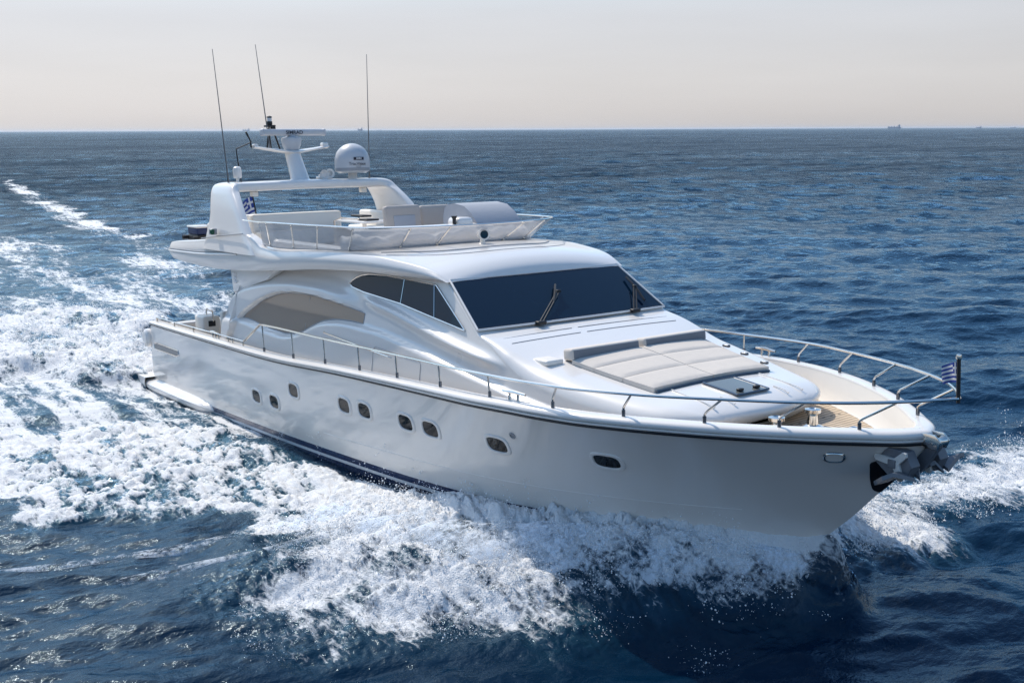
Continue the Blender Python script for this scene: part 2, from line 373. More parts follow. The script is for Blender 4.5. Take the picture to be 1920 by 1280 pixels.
Wp = tab((5, 2.46), (13, 2.44), (15, 2.42), (16.5, 2.42), (17.5, 2.43), (18.3, 2.38), (19, 2.29), (20, 2.07), (20.6, 1.88), (21, 1.62), (21.22, 1.32), (21.34, .95))
def S0(x, z):
    b = Wp(x); z = np.asarray(z, float)
    return b - np.where(z > 3.4, .25, .13)*(z-3.4) - .075
def side_y(x, z):
    """outer surface of the deckhouse side"""
    x = np.asarray(x, float); z = np.asarray(z, float)
    y = S0(x, z)
    fade = 1-sstep(17.5, 20.3, x)
    lower = 1-sstep(-.07, .03, z-wave(x))
    y = y + .13*lower*(.35+.65*fade)
    # arch band
    inb = sstep(.0, .05, z-archI(x))*(1-sstep(-.13, .02, z-archO(x)))*(1-sstep(11.0, 12.2, x))
    y = y + .12*inb
    rec = (1-sstep(-.015, .02, z-archI(x)))*sstep(-.01, .03, z-wave(x))*(1-sstep(12.2, 12.5, x))*sstep(5.9, 6.1, x)
    y = y - .03*rec
    # belt: shoulder running down to the foredeck
    dz = z-belt(x); on = sstep(12.0, 13.0, x)*(1-sstep(16.6, 17.6, x))
    y = y + on*.13*np.where(dz < 0, np.exp(-(dz/.13)**2), np.exp(-(np.maximum(dz, 0)/.065)**2))
    # hollow above the arch, under the brow
    y = y - .10*sstep(.0, .2, z-archO(x))*(1-sstep(10.5, 12.2, x))
    return y
def wall_top(x):
    a = np.where(x < 15.25, 4.52, 4.46-(x-15.25)/(16.48-15.25)*(4.46-3.68))
    return a
def build_house():
    xs = np.r_[np.linspace(5.46, 5.95, 9), np.linspace(6.02, 15.2, 150), np.linspace(15.25, 16.48, 22), np.linspace(16.53, 20.6, 62), 20.6+.80*np.sin(np.linspace(.06, math.pi/2, 22))]
    NW, NS, NT = 64, 12, 22
    rows = []
    for x in xs:
        zd = float(deckz(x))-.03
        pts = []
        if x <= 16.5:
            zt = float(wall_top(x)) if x > 5.97 else float(archO(x))+.02
            for z in np.linspace(zd, zt-.05, NW): pts.append((x, float(side_y(x, z)), z))
            y0 = float(side_y(x, zt-.05)); rr = .05
            for a in np.linspace(0, math.pi/2, NS+1)[1:]: pts.append((x, y0-.0-rr*(1-math.cos(a))*1.2, zt-.05+rr*math.sin(a)))
        else:
            f = float(sstep(16.5, 18.2, x)); k = max(0, x-20.6)/.80
            drop = .30*(1-math.sqrt(max(0, 1-k*k)))
            ztc = float(topc(x)) - drop
            rr = .05+.24*f
            w = float(Wp(x)); zs = ztc-.02-.05*f-rr
            zsh = zs
            for z in np.linspace(zd, zsh, NW):
                y = float(side_y(x, z)); pts.append((x, y, z))
            y0 = pts[-1][1]
            for a in np.linspace(0, math.pi/2, NS+1)[1:]:
                pts.append((x, max(0, y0-rr*1.25*(1-math.cos(a))), zsh+rr*math.sin(a)))
        ye, ze = pts[-1][1], pts[-1][2]
        zc = (float(topc(x))-(.30*(1-math.sqrt(max(0, 1-(max(0, x-20.6)/.80)**2)))) if x > 16.5 else ze+.0)
        for t in np.linspace(0, 1, NT+1)[1:]:
            pts.append((x, ye*(1-t), ze+(zc-ze)*(1-(1-t)**2)))
        pts = np.array(pts)
        # the nose leans forward above the deck
        u = float(sstep(18.5, 21.0, x)); zsh_ = 2.86
        lean = np.clip(zsh_-pts[:, 2], 0, 1)
        pts[:, 0] -= u*(lean/.42)**1.5*.55
        rows.append(pts)
    S = np.stack(rows)
    S[:, :, 1] *= -1
    P = np.concatenate([S, (S*[1, -1, 1])[:, ::-1][:, 1:]], axis=1)
    V, Fc = grid(P)
    # front face and aft faces between the two sides
    m_ = P.shape[1]; base = (len(xs)-1)*m_
    Fc = list(Fc); nn = NW+NS-1
    extra = []; V = list(V); V = np.array(V)
    off = len(V); K = 13
    G = np.zeros((NW+NS+1, K, 3))
    for i in range(NW+NS+1):
        a, b = P[-1, i], P[-1, m_-1-i]
        for k in range(K):
            t = k/(K-1); G[i, k] = a*(1-t)+b*t
            G[i, k, 0] += .07*math.sin(math.pi*t)
    g, gf = grid(G, off=off)
    V = np.vstack([V, g]); Fc += gf
    return obj('deckhouse', V, Fc, M_gel, yacht, angle=60)
build_house()

def side_panel(name, top, bot, n, m_, material, parent, proud=.012, sgn=-1, **k):
    top = np.asarray(top, float); bot = np.asarray(bot, float)
    def rs(p):
        s = np.r_[0, np.cumsum(np.linalg.norm(np.diff(p, axis=0), axis=1))]; q = np.linspace(0, s[-1], n)
        return np.stack([np.interp(q, s, p[:, 0]), np.interp(q, s, p[:, 1])], -1)
    A, B = rs(top), rs(bot)
    P = np.zeros((n, m_, 3))
    for j, t in enumerate(np.linspace(0, 1, m_)):
        Q = A*(1-t)+B*t; P[:, j, 0] = Q[:, 0]; P[:, j, 2] = Q[:, 1]; P[:, j, 1] = sgn*(panel_y(Q[:, 0], Q[:, 1])+proud)
    return MB().grid(P).build(name, material, parent, **k)
panel_y = lambda x, z: S0(x, z)
def on_side(pts, proud, sgn): return [(x, sgn*(float(panel_y(x, z))+proud), z) for x, z in pts]

wt = [(11.53, 4.17), (11.62, 4.24), (11.79, 4.32), (12.0, 4.38), (12.28, 4.42), (12.98, 4.44), (13.69, 4.43)]
wb = [(11.53, 4.16), (11.7, 4.11), (12.2, 4.05), (13.0, 4.0), (13.7, 3.955)]
for sg in (-1, 1):
    lw = side_panel('side_window', wt, wb, 24, 6, M_glass, yacht, sgn=sg)
    side_panel('side_window', [(13.71, 4.43), (14.78, 4.40)], [(13.72, 3.95), (14.97, 3.815)], 12, 6, M_glass, yacht, sgn=sg)
    side_panel('side_window', [(14.8, 4.40), (14.9, 4.37), (16.04, 3.70)], [(14.99, 3.81), (16.04, 3.685)], 16, 6, M_glass, yacht, sgn=sg)
    fr = MB(); r_ = .017
    outline = wt+[(14.8, 4.405), (14.88, 4.385), (16.05, 3.70), (16.06, 3.685), (14.98, 3.80), (13.7, 3.945), (12.2, 4.04), (11.7, 4.10), (11.52, 4.165)]
    fr.tube(on_side(outline, .014, sg), r_, 6)
    fr.tube(on_side([(13.70, 4.43), (13.71, 3.95)], .014, sg), r_*.8, 6); fr.tube(on_side([(14.79, 4.40), (14.98, 3.81)], .014, sg), r_*.8, 6)
    fr.build('window_frame', M_chrome, yacht)
    # large saloon window under the arch
    xs = np.linspace(6.02, 12.37, 60)
    top = [(x, float(archI(x))-.004) for x in xs]
    bot = [(x, min(float(wave(x))+.03, float(archI(x))-.006)) for x in xs]
    panel_y = lambda x, z: S0(x, z)-.022
    sw = side_panel('saloon_window', top, bot, 60, 10, M_bronze, yacht, proud=.01, sgn=sg)
    MB().tube(on_side(top+bot[::-1]+top[:1], .008, sg), .014, 5).build('window_gasket', M_grey, sw)
    dv = MB().tube(on_side([(9.78, 3.74), (9.7, 2.98)], .012, sg), .008, 6).build('window_seam', M_grey, sw)
    panel_y = lambda x, z: S0(x, z)
    # boarding gate and hand rail on the deckhouse side
    hr = MB().tube([(11.2, sg*2.68, 3.15), (11.25, sg*2.72, 3.13), (14.0, sg*2.72, 2.98), (14.05, sg*2.68, 2.96)], .014, 6)
    hr.build('hand_rail', M_chrome, yacht)

for sg in (-1, 1):   # outline of the side boarding door low on the deckhouse wall
    pts_ = [(13.1, 2.25), (13.1, 2.99), (13.16, 3.05), (14.84, 2.99), (14.9, 2.93), (14.9, 2.3)]
    MB().tube([(x, sg*(float(side_y(x, z))+.002), z) for x, z in pts_], .006, 5).build('side_door_seam', M_grey, yacht)

# ---- windshield
def wsh(u, v, o=0.0):
    """u -1..1 across, v 0 bottom 1 top"""
    x = 16.44+(15.24-16.44)*v; z = 3.71+(4.49-3.71)*v
    y = u*(2.27+(2.06-2.27)*v)
    nx, nz = .545, .838
    return (x+nx*o+.05*(1-u*u), y, z+nz*o)
P = np.array([[wsh(u, v, .03) for v in np.linspace(0, 1, 10)] for u in np.linspace(-1, 1, 30)])
P2 = np.array([[wsh(u, v, -.02) for v in (0, 1)] for u in np.linspace(-1, 1, 30)])
ws = MB().grid(P).build('windshield', M_wind, yacht)
edge = [wsh(u, 0, .032) for u in np.linspace(-1, 1, 20)]+[wsh(1, v, .032) for v in np.linspace(.05, 1, 8)]+[wsh(u, 1, .032) for u in np.linspace(.95, -1, 20)]+[wsh(-1, v, .032) for v in np.linspace(.95, 0, 8)]
MB().tube(edge, .022, 6).build('windshield_frame', M_gel, ws)
def wsy(y, v, o): return np.array(wsh(y/(2.27-.21*v), v, o))
for arm0, arm1, bl0, bl1 in (((-.93, -.03), (-.04, .50), (.05, .66), (-.34, .30)), ((1.41, -.03), (1.88, .42), (1.92, .66), (1.84, .13))):
    wp = MB()
    b, t = wsy(*arm0, .07), wsy(*arm1, .12)
    for o in (-.04, .04): wp.tube([b+[0, o, 0], t+[0, o*.8, 0]], .015, 6)
    p0, p1 = wsy(*bl0, .09), wsy(*bl1, .09); wp.tube([p0, (p0+p1)/2+[.02, 0, .03], p1], .024, 6)
    wp.rbox(b, (.12, .2, .07), .02); wp.rbox(t, (.07, .10, .06), .02)
    wp.build('windscreen_wiper', M_black, yacht)
# sill lines moulded across the dash
for x in (16.86, 17.12):
    g = MB()
    for a, b2 in ((-2.0, -.45), (-.3, 1.95)):
        g.tube([(x, y, float(topc(x))+.006-.06*(y/2.2)**2*.6) for y in np.linspace(a, b2, 14)], .006, 5)
    g.build('dash_groove', M_grey, yacht)

# ---- flybridge moulding: overhang, brow and roof
flz = tab((.75, 4.17), (1.33, 4.10), (2.7, 4.05), (4.8, 4.04), (6.2, 4.09), (8.8, 4.27), (11, 4.45), (12.9, 4.52), (14.15, 4.51), (15.30, 4.475))
ftz = tab((.75, 4.36), (1.1, 4.50), (1.6, 4.57), (4.0, 4.75), (6.2, 4.98), (7.0, 5.03), (7.45, 4.93), (7.9, 4.76), (8.6, 4.73), (10.5, 4.82), (12.0, 4.87), (13.07, 4.87), (14.0, 4.81), (14.6, 4.74), (15.0, 4.64), (15.2, 4.55), (15.31, 4.485))
fyo = tab((.75, 2.15), (1.0, 2.38), (1.6, 2.55), (4, 2.64), (8, 2.66), (11, 2.62), (13, 2.52), (14.3, 2.37), (15.0, 2.24), (15.31, 2.15))
fcz = tab((.75, 4.38), (1.6, 4.50), (7.8, 4.55), (8.6, 4.66), (12.0, 4.93), (13.2, 4.98), (14.0, 4.965), (14.5, 4.92), (14.9, 4.83), (15.1, 4.74), (15.24, 4.63), (15.31, 4.50))
def build_fly():
    xs = np.r_[.75+.6*(1-np.cos(np.linspace(0, math.pi/2, 12))), np.linspace(1.4, 14.7, 120), 14.7+.61*np.sin(np.linspace(.08, math.pi/2, 16))]
    rows = []
    for x in xs:
        zl, zt, yo, zc = float(flz(x)), float(ftz(x)), float(fyo(x)), float(fcz(x))
        H = max(zt-zl, .01); pts = []
        deck = x < 8.6
        f = float(sstep(8.0, 9.2, x))
        pts += [(0, zl+.10*min(1, H*3)), (yo-.9, zl+.06*min(1, H*3)), (yo-.30, zl+.02), (yo-.12, zl), (yo-.075, zl+.01*H)]
        for a in np.linspace(0, 1, 15)[1:]:   # bulging side
            bul = .06*math.sin(math.pi*a)-.07*(1-a)-.05*a**2
            pts.append((yo+bul, zl+.01+(H-.01-.06*H)*a))
        rr = (.05+.20*f)*min(1, H*2.2)
        y1, z1 = pts[-1]
        for a in np.linspace(0, math.pi/2, 9)[1:]: pts.append((y1-rr*(1-math.cos(a)), z1+.06*H*math.sin(a)))
        y1, z1 = pts[-1]
        wd = .16*(1-f)+.02*f
        pts.append((y1-wd, z1+.005))
        zin = zc if deck else z1+.006
        zin = (zc)*(1-f)+(z1+.01)*f
        pts.append((y1-wd-.04, zin*.7+z1*.3)); pts.append((y1-wd-.07, zin))
        y2 = pts[-1][0]
        for t in np.linspace(0, 1, 16)[1:]: pts.append((y2*(1-t), zin+(zc-zin)*(1-(1-t)**2)))
        rows.append([(x, -y, z) for y, z in pts])
    S = np.array(rows)
    P = np.concatenate([S, (S*[1, -1, 1])[:, ::-1][:, 1:]], axis=1)
    V, Fc = grid(P, cv=False); Fc = list(Fc)
    m_ = P.shape[1]
    Fc.append(tuple(range(m_))); Fc.append(tuple((len(xs)-1)*m_+i for i in range(m_)))
    return obj('flybridge', V, Fc, M_gel, yacht, angle=45)
build_fly()
for sg in (-1, 1):   # recessed line along the aft wing
    MB().tube([(x, sg*(float(fyo(x))+.012), float(flz(x))+(float(ftz(x))-float(flz(x)))*(.62-.02*(x-1))) for x in np.linspace(1.2, 6.6, 20)], .02, 6).build('wing_trim', M_grey, yacht)
    MB().tube([(x, sg*(float(fyo(x))+.016), float(flz(x))+(float(ftz(x))-float(flz(x)))*(.62-.02*(x-1))-.05) for x in np.linspace(1.2, 6.6, 20)], .028, 6).build('wing_trim', M_gel, yacht)
    # wing strut with the builder's mark under the overhang
    MB().prism([(5.38, 4.12), (8.2, 4.24), (7.6, 3.95), (6.6, 3.72), (5.50, 3.46)], sg*2.10, sg*2.37, .02).build('wing_strut', M_gel, yacht)
    mk = MB()
    for k in range(3):
        z = 3.95-.09*k; x = 5.52+.03*k
        mk.prism([(x, z), (x+.08, z+.035), (x+.16, z), (x+.24, z+.035), (x+.23, z-.02), (x+.15, z-.055), (x+.07, z-.02), (x-.01, z-.055)], sg*2.368, sg*2.384)
    mk.build('maker_emblem', M_stripe, yacht, smooth=False)
# roof panel seam
def roofz(x, y):
    zt, zc, yo = float(ftz(x)), float(fcz(x)), float(fyo(x)); t = 1-min(1, abs(y)/(yo-.25)); return zt+.01+(zc-zt-.01)*(1-(1-t)**2)
for sc, dx in ((1.0, 0), (1.06, .42)):
    pl = []
    for a in np.linspace(-1, 1, 41):
        y = a*2.12*sc; x = 14.02+dx-1.2*abs(a)**3.2
        pl.append((x, y, roofz(x, y)+.004))
    MB().tube(pl, .011 if dx == 0 else .005, 5).build('roof_seam', M_grey, yacht)

# ---- radar arch
def build_arch():
    half = [  # y, z, x aft, x front, thickness, tilt (0 leg .. 1 beam)
        (2.60, 4.55, 4.35, 7.75, .26, 0), (2.565, 4.75, 4.45, 7.55, .25, 0), (2.53, 4.95, 4.5, 7.2, .25, 0), (2.49, 5.15, 4.56, 6.95, .25, 0), (2.45, 5.36, 4.60, 6.70, .25, 0), (2.40, 5.6, 4.55, 6.42, .25, .03), (2.335, 5.84, 4.45, 6.10, .25, .02),
        (2.275, 5.99, 4.38, 5.86, .26, .10), (2.19, 6.085, 4.34, 5.70, .27, .52), (2.02, 6.11, 4.40, 5.60, .25, .97), (1.6, 6.11, 4.45, 5.55, .24, 1), (.8, 6.12, 4.45, 5.52, .24, 1), (0, 6.125, 4.45, 5.5, .24, 1)]
    sec = [(-y, z, a, b, t, k) for y, z, a, b, t, k in half]+[(y, z, a, b, t, -k) for y, z, a, b, t, k in half[::-1][1:]]
    P = np.zeros((len(sec), 28, 3))
    for i, (y, z, a, b, th, k) in enumerate(sec):
        ang = abs(k)*math.pi/2
        # thickness direction: sideways on the legs, vertical on the beam
        ny, nz = math.cos(ang)*(1 if y <= 0 else -1)*-1, math.sin(ang)
        for j in range(28):
            t = 2*math.pi*j/28; c, s = math.cos(t), math.sin(t)
            e = .30
            cx = math.copysign(abs(c)**e, c); sx_ = math.copysign(abs(s)**.5, s)
            P[i, j] = ((a+b)/2+(b-a)/2*cx, y+ny*th/2*sx_, z+nz*th/2*sx_)
    # refine along the path
    from_i = np.linspace(0, len(sec)-1, 4*len(sec)); idx = np.arange(len(sec))
    Q = np.zeros((len(from_i), 28, 3))
    for j in range(28):
        for k in range(3): Q[:, j, k] = tab(*zip(idx, P[:, j, k]))(from_i)
    MB().grid(Q, cv=True).build('radar_arch', M_gel, yacht, angle=60)
build_arch()
# joint line under the starboard and port legs, small speakers under the beam
for sg in (-1, 1):
    MB().tube([(4.3, sg*2.68, 4.80), (5.6, sg*2.69, 4.93), (7.1, sg*2.69, 5.05)], .012, 5).build('arch_joint', M_grey, yacht)
for y in (-1.55, 1.62): MB().rbox((5.25, y, 5.92), (.16, .17, .13), .02).build('deck_speaker', M_cream, yacht)

# ---- mast, radar, dome, antennas
mast = MB()
prof = [(6.15, 4.78, .33, .27), (6.24, 4.78, .33, .27), (6.26, 4.75, .29, .24), (6.6, 4.55, .26, .22), (6.98, 4.33, .24, .20), (7.02, 4.32, .24, .2)]
mast.grid(np.array([[(x+a*math.cos(t), b*math.sin(t), z) for t in np.linspace(0, 2*math.pi, 25)[:-1]] for z, x, a, b in prof]), cv=True)
mast_o = mast.build('radar_mast', M_gel, yacht)
sp = MB()
sec = []
for y in np.linspace(-1.12, 1.05, 24):
    z = 6.97+.15*(abs(y)/1.1)**1.2; c = .30-.13*abs(y); t = .055-.022*abs(y)
    sec.append([(4.32+c*math.cos(a), y, z+t*math.sin(a)) for a in np.linspace(0, 2*math.pi, 17)[:-1]])
sp.grid(np.array(sec), cv=True); sp.rbox((4.32, .98, 7.14), (.2, .17, .16), .04); sp.rbox((4.32, -1.05, 7.14), (.18, .12, .12), .03)
sp.build('spreader', M_gel, mast_o)
rad = MB().lathe([(.02, 7.03), (.20, 7.03), (.21, 7.08), (.25, 7.16), (.27, 7.30), (.25, 7.36), (.12, 7.39), (.09, 7.46)], (4.32, 0, 0)).build('radar_pedestal', M_dome, yacht)
RA = R(7)    # the scanner bar's own turn
bar = MB().rbox((0, 0, 0), (.17, 2.0, .17), .05)
for s in (-1, 1): bar.rbox((0, s*.955, 0), (.185, .10, .185), .055)
bar.xform(Matrix.Translation((4.35, .06, 7.50)) @ Matrix.Rotation(RA, 4, 'Z'))
bar_o = bar.build('scanner_bar', M_dome, rad)
T = Matrix.Translation((4.35, .06, 7.50)) @ Matrix.Rotation(RA, 4, 'Z') @ Matrix.Translation((.0865, -.02, -.005)) @ Matrix.Rotation(R(90), 4, 'Z') @ Matrix.Rotation(R(90), 4, 'X')
text_obj('radar_lettering', 'SIMRAD', .125, T @ Matrix.Scale(1.22, 4, (1, 0, 0)), M_ink, rad, bold=.003)
dm = MB().lathe([(.12, 6.2), (.12, 6.38), (.38, 6.38), (.47, 6.43), (.475, 6.50)], (5.0, 1.46, 0), k=32).build('satellite_dome', M_gel, yacht)
MB().lathe([(.40, 6.40), (.482, 6.45), (.484, 6.52), (.47, 6.53)], (5.0, 1.46, 0), k=32).build('dome_base', M_grey, dm)
MB().lathe([(.475, 6.52)]+[(.478, z) for z in (6.6, 6.7)]+[(.478*math.cos(a), 6.70+.48*math.sin(a)) for a in np.linspace(.05, math.pi/2, 14)], (5.0, 1.46, 0), k=40).build('dome_cover', M_dome, dm)
def on_dome(az0, z0, rr=.482):
    def f(v):
        a = az0+v[0]/rr; return (5.0+(rr+v[2])*math.cos(a), 1.46+(rr+v[2])*math.sin(a), z0+v[1])
    return f
_vd = math.atan2(-13.318-1.46, 32.6-5.0)
text_obj('dome_lettering', 'TracVision', .115, on_dome(_vd+.33, 6.63), M_ink, dm)
text_obj('dome_lettering', 'HD7', .075, on_dome(_vd+.36, 6.55), M_grey, dm)
bx = MB(); q = [on_dome(_vd+.40, 6.77, .472 if k else .484) for k in (0, 1)]
bx.grid(np.array([[q[0]((u, v, 0)) for v in (-.04, .04)] for u in np.linspace(-.15, .15, 9)]))
bx.build('dome_badge', M_ink, dm, smooth=False)
text_obj('badge_lettering', 'KVH', .075, on_dome(_vd+.40, 6.77, .487), M_stripe, dm, bold=.003)
def whip(base, tip, r0=.018):
    b, t = np.array(base), np.array(tip)
    w_ = MB().tube([b, b+(t-b)*.05, b+(t-b)*.051, t], [r0*1.5, r0*1.5, r0, r0*.45], 6).build('whip_antenna', M_darkmetal, yacht)
    MB().rbox(b, (.09, .09, .06), .02).build('antenna_foot', M_black, w_)
whip((4.95, -2.1, 6.2), (4.98, -2.33, 9.55)); whip((4.3, -.62, 7.05), (4.26, -.86, 9.78)); whip((5.0, 1.98, 6.2), (5.0, 2.04, 9.57))
ml = MB()
for a, b in (((4.0, -.45, 7.02), (4.0, -.5, 7.62)), ((4.0, -.18, 7.02), (4.0, -.4, 7.66)), ((3.85, -.5, 7.1), (3.98, -.47, 7.66))): ml.tube([a, b], .025, 6)
ml.rbox((4.0, -.46, 7.68), (.22, .26, .05), .015); ml.lathe([(.05, 7.70), (.075, 7.72), (.075, 7.80)], (4.0, -.46, 0), k=14); ml.rbox((4.02, -.38, 7.6), (.12, .12, .12), .02)
ml_o = ml.build('masthead_light', M_black, yacht)
MB().lathe([(.055, 7.80), (.06, 7.81), (.06, 7.89), (.05, 7.90)], (4.0, -.46, 0), k=14).build('light_lens', M_stripe, ml_o)
MB().lathe([(.075, 7.90), (.07, 7.93), (.02, 7.95)], (4.0, -.46, 0), k=14).build('light_cap', M_black, ml_o)
MB().tube([(4.6, -1.60, 6.18), (4.55, -1.66, 6.85), (4.5, -1.66, 7.08)], [.02, .018, .015], 6).tube([(4.5, -1.66, 7.08), (4.4, -1.3, 7.2), (4.35, -1.15, 7.26)], .015, 6).tube([(4.3, -1.15, 7.12), (4.3, -1.17, 7.3), (4.3, -1.28, 7.52)], [.025, .018, .03], 6).build('wind_vane', M_black, yacht)
MB().lathe([(.03, 6.18), (.035, 6.3), (.05, 6.32)], (4.9, -1.83, 0), k=12).lathe([(.09, 6.33), (.11, 6.36), (.115, 6.5), (.10, 6.6), (.05, 6.63)], (4.9, -1.83, 0), k=18).build('gps_antenna', M_gel, yacht)
hn = MB()
for dy, dz, L_ in ((.0, 0, .5), (.18, .03, .42)):
    c = np.array([4.85, .58+dy, 6.34+dz]); ax = (1, -.25, .05)
    hn.lathe([(.03, -.2), (.035, .1), (.05, .25), (.08, .34), (.125, L_-.08), (.13, L_-.07), (.06, L_-.16)], c, ax, 18)
hn.rbox((4.8, .68, 6.28), (.25, .35, .06), .02)
hn.build('horn', M_gel, yacht)
nl = MB().rbox((5.42, -2.78, 5.03), (.20, .16, .16), .03).build('navigation_light', M_grey, yacht)
MB().rbox((5.51, -2.84, 5.03), (.12, .10, .13), .03).build('light_lens', M_green, nl)
nl = MB().rbox((5.42, 2.78, 5.03), (.20, .16, .16), .03).build('navigation_light', M_grey, yacht)

# ---- flybridge fittings
scb = spline([(7.7, -2.45, 4.80), (8.6, -2.46, 4.78), (10.2, -2.42, 4.83), (11.5, -2.30, 4.88), (12.25, -2.08, 4.92), (12.75, -1.3, 4.96), (13.0, 0, 4.985), (12.75, 1.3, 4.96), (12.25, 2.08, 4.92), (11.5, 2.30, 4.88), (10.2, 2.42, 4.83), (8.6, 2.46, 4.78), (7.7, 2.45, 4.80)], 90)
sct = spline([(7.9, -2.62, 5.34), (8.8, -2.68, 5.36), (10.4, -2.62, 5.37), (11.7, -2.52, 5.38), (12.6, -2.40, 5.38), (13.45, -1.4, 5.385), (13.75, 0, 5.39), (13.45, 1.4, 5.385), (12.6, 2.40, 5.38), (11.7, 2.52, 5.38), (10.4, 2.62, 5.37), (8.8, 2.68, 5.36), (7.9, 2.62, 5.34)], 90)
P = np.stack([scb*(1-t)+sct*t for t in np.linspace(0, 1, 8)])
sc_o = MB().grid(P).build('flybridge_windscreen', M_clear, yacht)
def resample_near(A, k): return A[k]
rail = np.concatenate([[(6.95, -2.60, 5.36)], sct+[0, 0, .012], [(6.95, 2.60, 5.36)]])
MB().tube(rail, .018, 8).build('windscreen_rail', M_chrome, yacht)
MB().tube(scb+[0, 0, .004], .016, 6).build('windscreen_base', M_grey, yacht)
for k in (3, 11, 18, 26, 34, 39, 50, 55, 63, 71, 78, 86):
    sp_ = MB().tube([scb[k], scb[k]*.5+sct[k]*.5+[.01, 0, 0], sct[k]], .014, 6); sp_.rbox(sct[k]*.92+scb[k]*.08, (.04, .05, .04), .012); sp_.rbox(scb[k]*.95+sct[k]*.05, (.05, .05, .04), .012)
    sp_.build('windscreen_post', M_chrome, yacht)
# rolled canvas lying inside the screen
cn = []
ins = scb+np.stack([-.02*(scb[:, 0]-9), -.12*np.sign(scb[:, 1]), 0*scb[:, 0]], -1)
for i in range(24, 66):
    p = scb[i].copy(); c = np.array([9.5, 0, p[2]]); d = (c-p); d[2] = 0; d /= np.linalg.norm(d)
    h = .27+.035*math.sin(i*1.9)+.03*math.sin(i*.73+1)
    tp = p+d*.16+np.array([0, 0, h])
    ring = [p+d*.05+[0, 0, .01], p+d*.03+[0, 0, h*.45], p+d*.08+[0, 0, h*.85]+np.array([0, 0, .02*math.sin(i*2.7)]), tp, p+d*.25+[0, 0, h*.8], p+d*.30+[0, 0, .02]]
    cn.append(ring)
MB().grid(np.array(cn)).build('canvas_roll', M_canvas, yacht)
# dashboard coaming behind the screen
db = []
for a in np.linspace(-1, 1, 30):
    y = a*2.05; x = 12.35-.9*abs(a)**2.5
    zb = roofz(x, y)-.05
    db.append([(x+.12, y, zb), (x+.05, y, 5.22), (x, y, 5.27), (x-.35, y, 5.33), (x-.75, y, 5.30), (x-.8, y, zb)])
MB().grid(np.array(db)).build('dashboard_coaming', M_gel, yacht, angle=55)
# side coamings with seats
for sg in (-1, 1):
    MB().grid(np.array([[(x, sg*2.30, 4.6), (x, sg*2.27, 4.88), (x, sg*2.22, 4.93), (x, sg*2.1, 4.93), (x, sg*2.06, 4.88), (x, sg*2.05, 4.5)] for x in np.linspace(7.9, 11.7, 12)])).build('side_coaming', M_gel, yacht)
# helm hood
hd = []
for y in np.linspace(.72, 1.92, 12):
    e = 1-.0*abs(y-1.1)
    hd.append([(10.75, y, 5.1), (10.72, y, 5.42), (10.80, y, 5.62), (10.92, y, 5.70), (11.2, y, 5.73), (11.6, y, 5.68), (11.9, y, 5.52), (12.12, y, 5.32), (12.2, y, 5.2)])
hd = np.array(hd); hood = MB().grid(hd)
for k in (0, -1):
    b = hood.n; hood.V.append(hd[k]); hood.F.append(tuple(b+i for i in range(9))); hood.n += 9
hood.build('helm_hood', M_greyfab, yacht, angle=50)
MB().rbox((11.9, .42, 5.34), (.5, .42, .24), .1).build('helm_pod', M_gel, yacht)
MB().tube([(12.05, .16, 5.3), (12.05, .16, 5.46)], .04, 8).lathe([(.05, 0), (.07, .06)], (12.05, .16, 5.44)).build('compass', M_black, yacht)
# seats
def seat(c, w_, h, lean, m_, name, panel=False):
    b = MB().rbox((0, 0, h/2), (.22, w_, h), .08, seg=4)
    b.xform(Matrix.Translation(c) @ Matrix.Rotation(lean, 4, 'Y'))
    o = b.build(name, m_, yacht)
    if panel:
        q = MB().rbox((.118, 0, h*.42), (.02, w_*.6, h*.5), .008); q.xform(Matrix.Translation(c) @ Matrix.Rotation(lean, 4, 'Y')); q.build('seat_panel', M_greyfab, o)
    return o
seat((10.1, .02, 4.95), .95, .74, R(-8), M_taupe, 'helm_seat', True)
seat((9.9, 1.35, 4.95), 1.5, .70, R(-8), M_taupe, 'companion_bench')
MB().rbox((9.8, .05, 4.95), (.75, 1.0, .5), .06).build('seat_base', M_gel, yacht)
MB().rbox((9.6, 1.35, 4.92), (.6, 1.5, .4), .06).build('seat_base', M_gel, yacht)
# aft settee, table, stools
st_ = MB().rbox((6.6, 2.05, 4.95), (4.4, .26, .80), .06); st_.rbox((4.9, -.25, 5.0), (.26, 2.6, .76), .06); st_.rbox((5.3, -.25, 4.75), (.6, 2.5, .4), .06); st_.rbox((6.6, 1.75, 4.75), (4.2, .5, .4), .05)
st_.build('settee', M_cream, yacht)
tb = MB().rbox((7.6, .35, 5.22), (1.5, .85, .05), .02); tb.lathe([(.20, 4.55), (.06, 4.6), (.05, 5.2)], (7.6, .35, 0))
tb.build('dining_table', M_gel, yacht)
MB().rbox((7.9, .30, 5.27), (.5, .35, .04), .012).build('table_tray', M_black, yacht)
MB().rbox((6.7, .75, 5.30), (.6, .3, .05), .012).build('sunglass_tray', M_black, yacht)
for x, y in ((8.6, 1.3), (8.9, -1.15)):
    MB().tube([(x, y, 4.6), (x, y, 5.34), (x+.25, y+.05, 5.42), (x+1.0, y+.1, 5.42)], .02, 7).build('grab_rail', M_chrome, yacht)
MB().rbox((3.3, -1.75, 4.82), (.62, .55, .62), .08).build('locker', M_cream, yacht)
MB().rbox((3.75, -1.2, 4.95), (.4, .9, .75), .1).build('aft_seat', M_cream, yacht)
bb = MB().rbox((2.1, -1.85, 4.66), (.75, .5, .2), .03); bb.tube([(2.55, -2.1, 4.68), (2.55, -2.25, 4.68)], .06, 8); bb.tube([(1.72, -2.1, 4.68), (1.72, -2.25, 4.68)], .06, 8)
bb.build('grill_base', M_black, yacht)
bx_o = empty('storage_box', (2.1, -1.85, 4.76), 'navy box with a pale lid on the aft end of the flybridge deck', 'box')
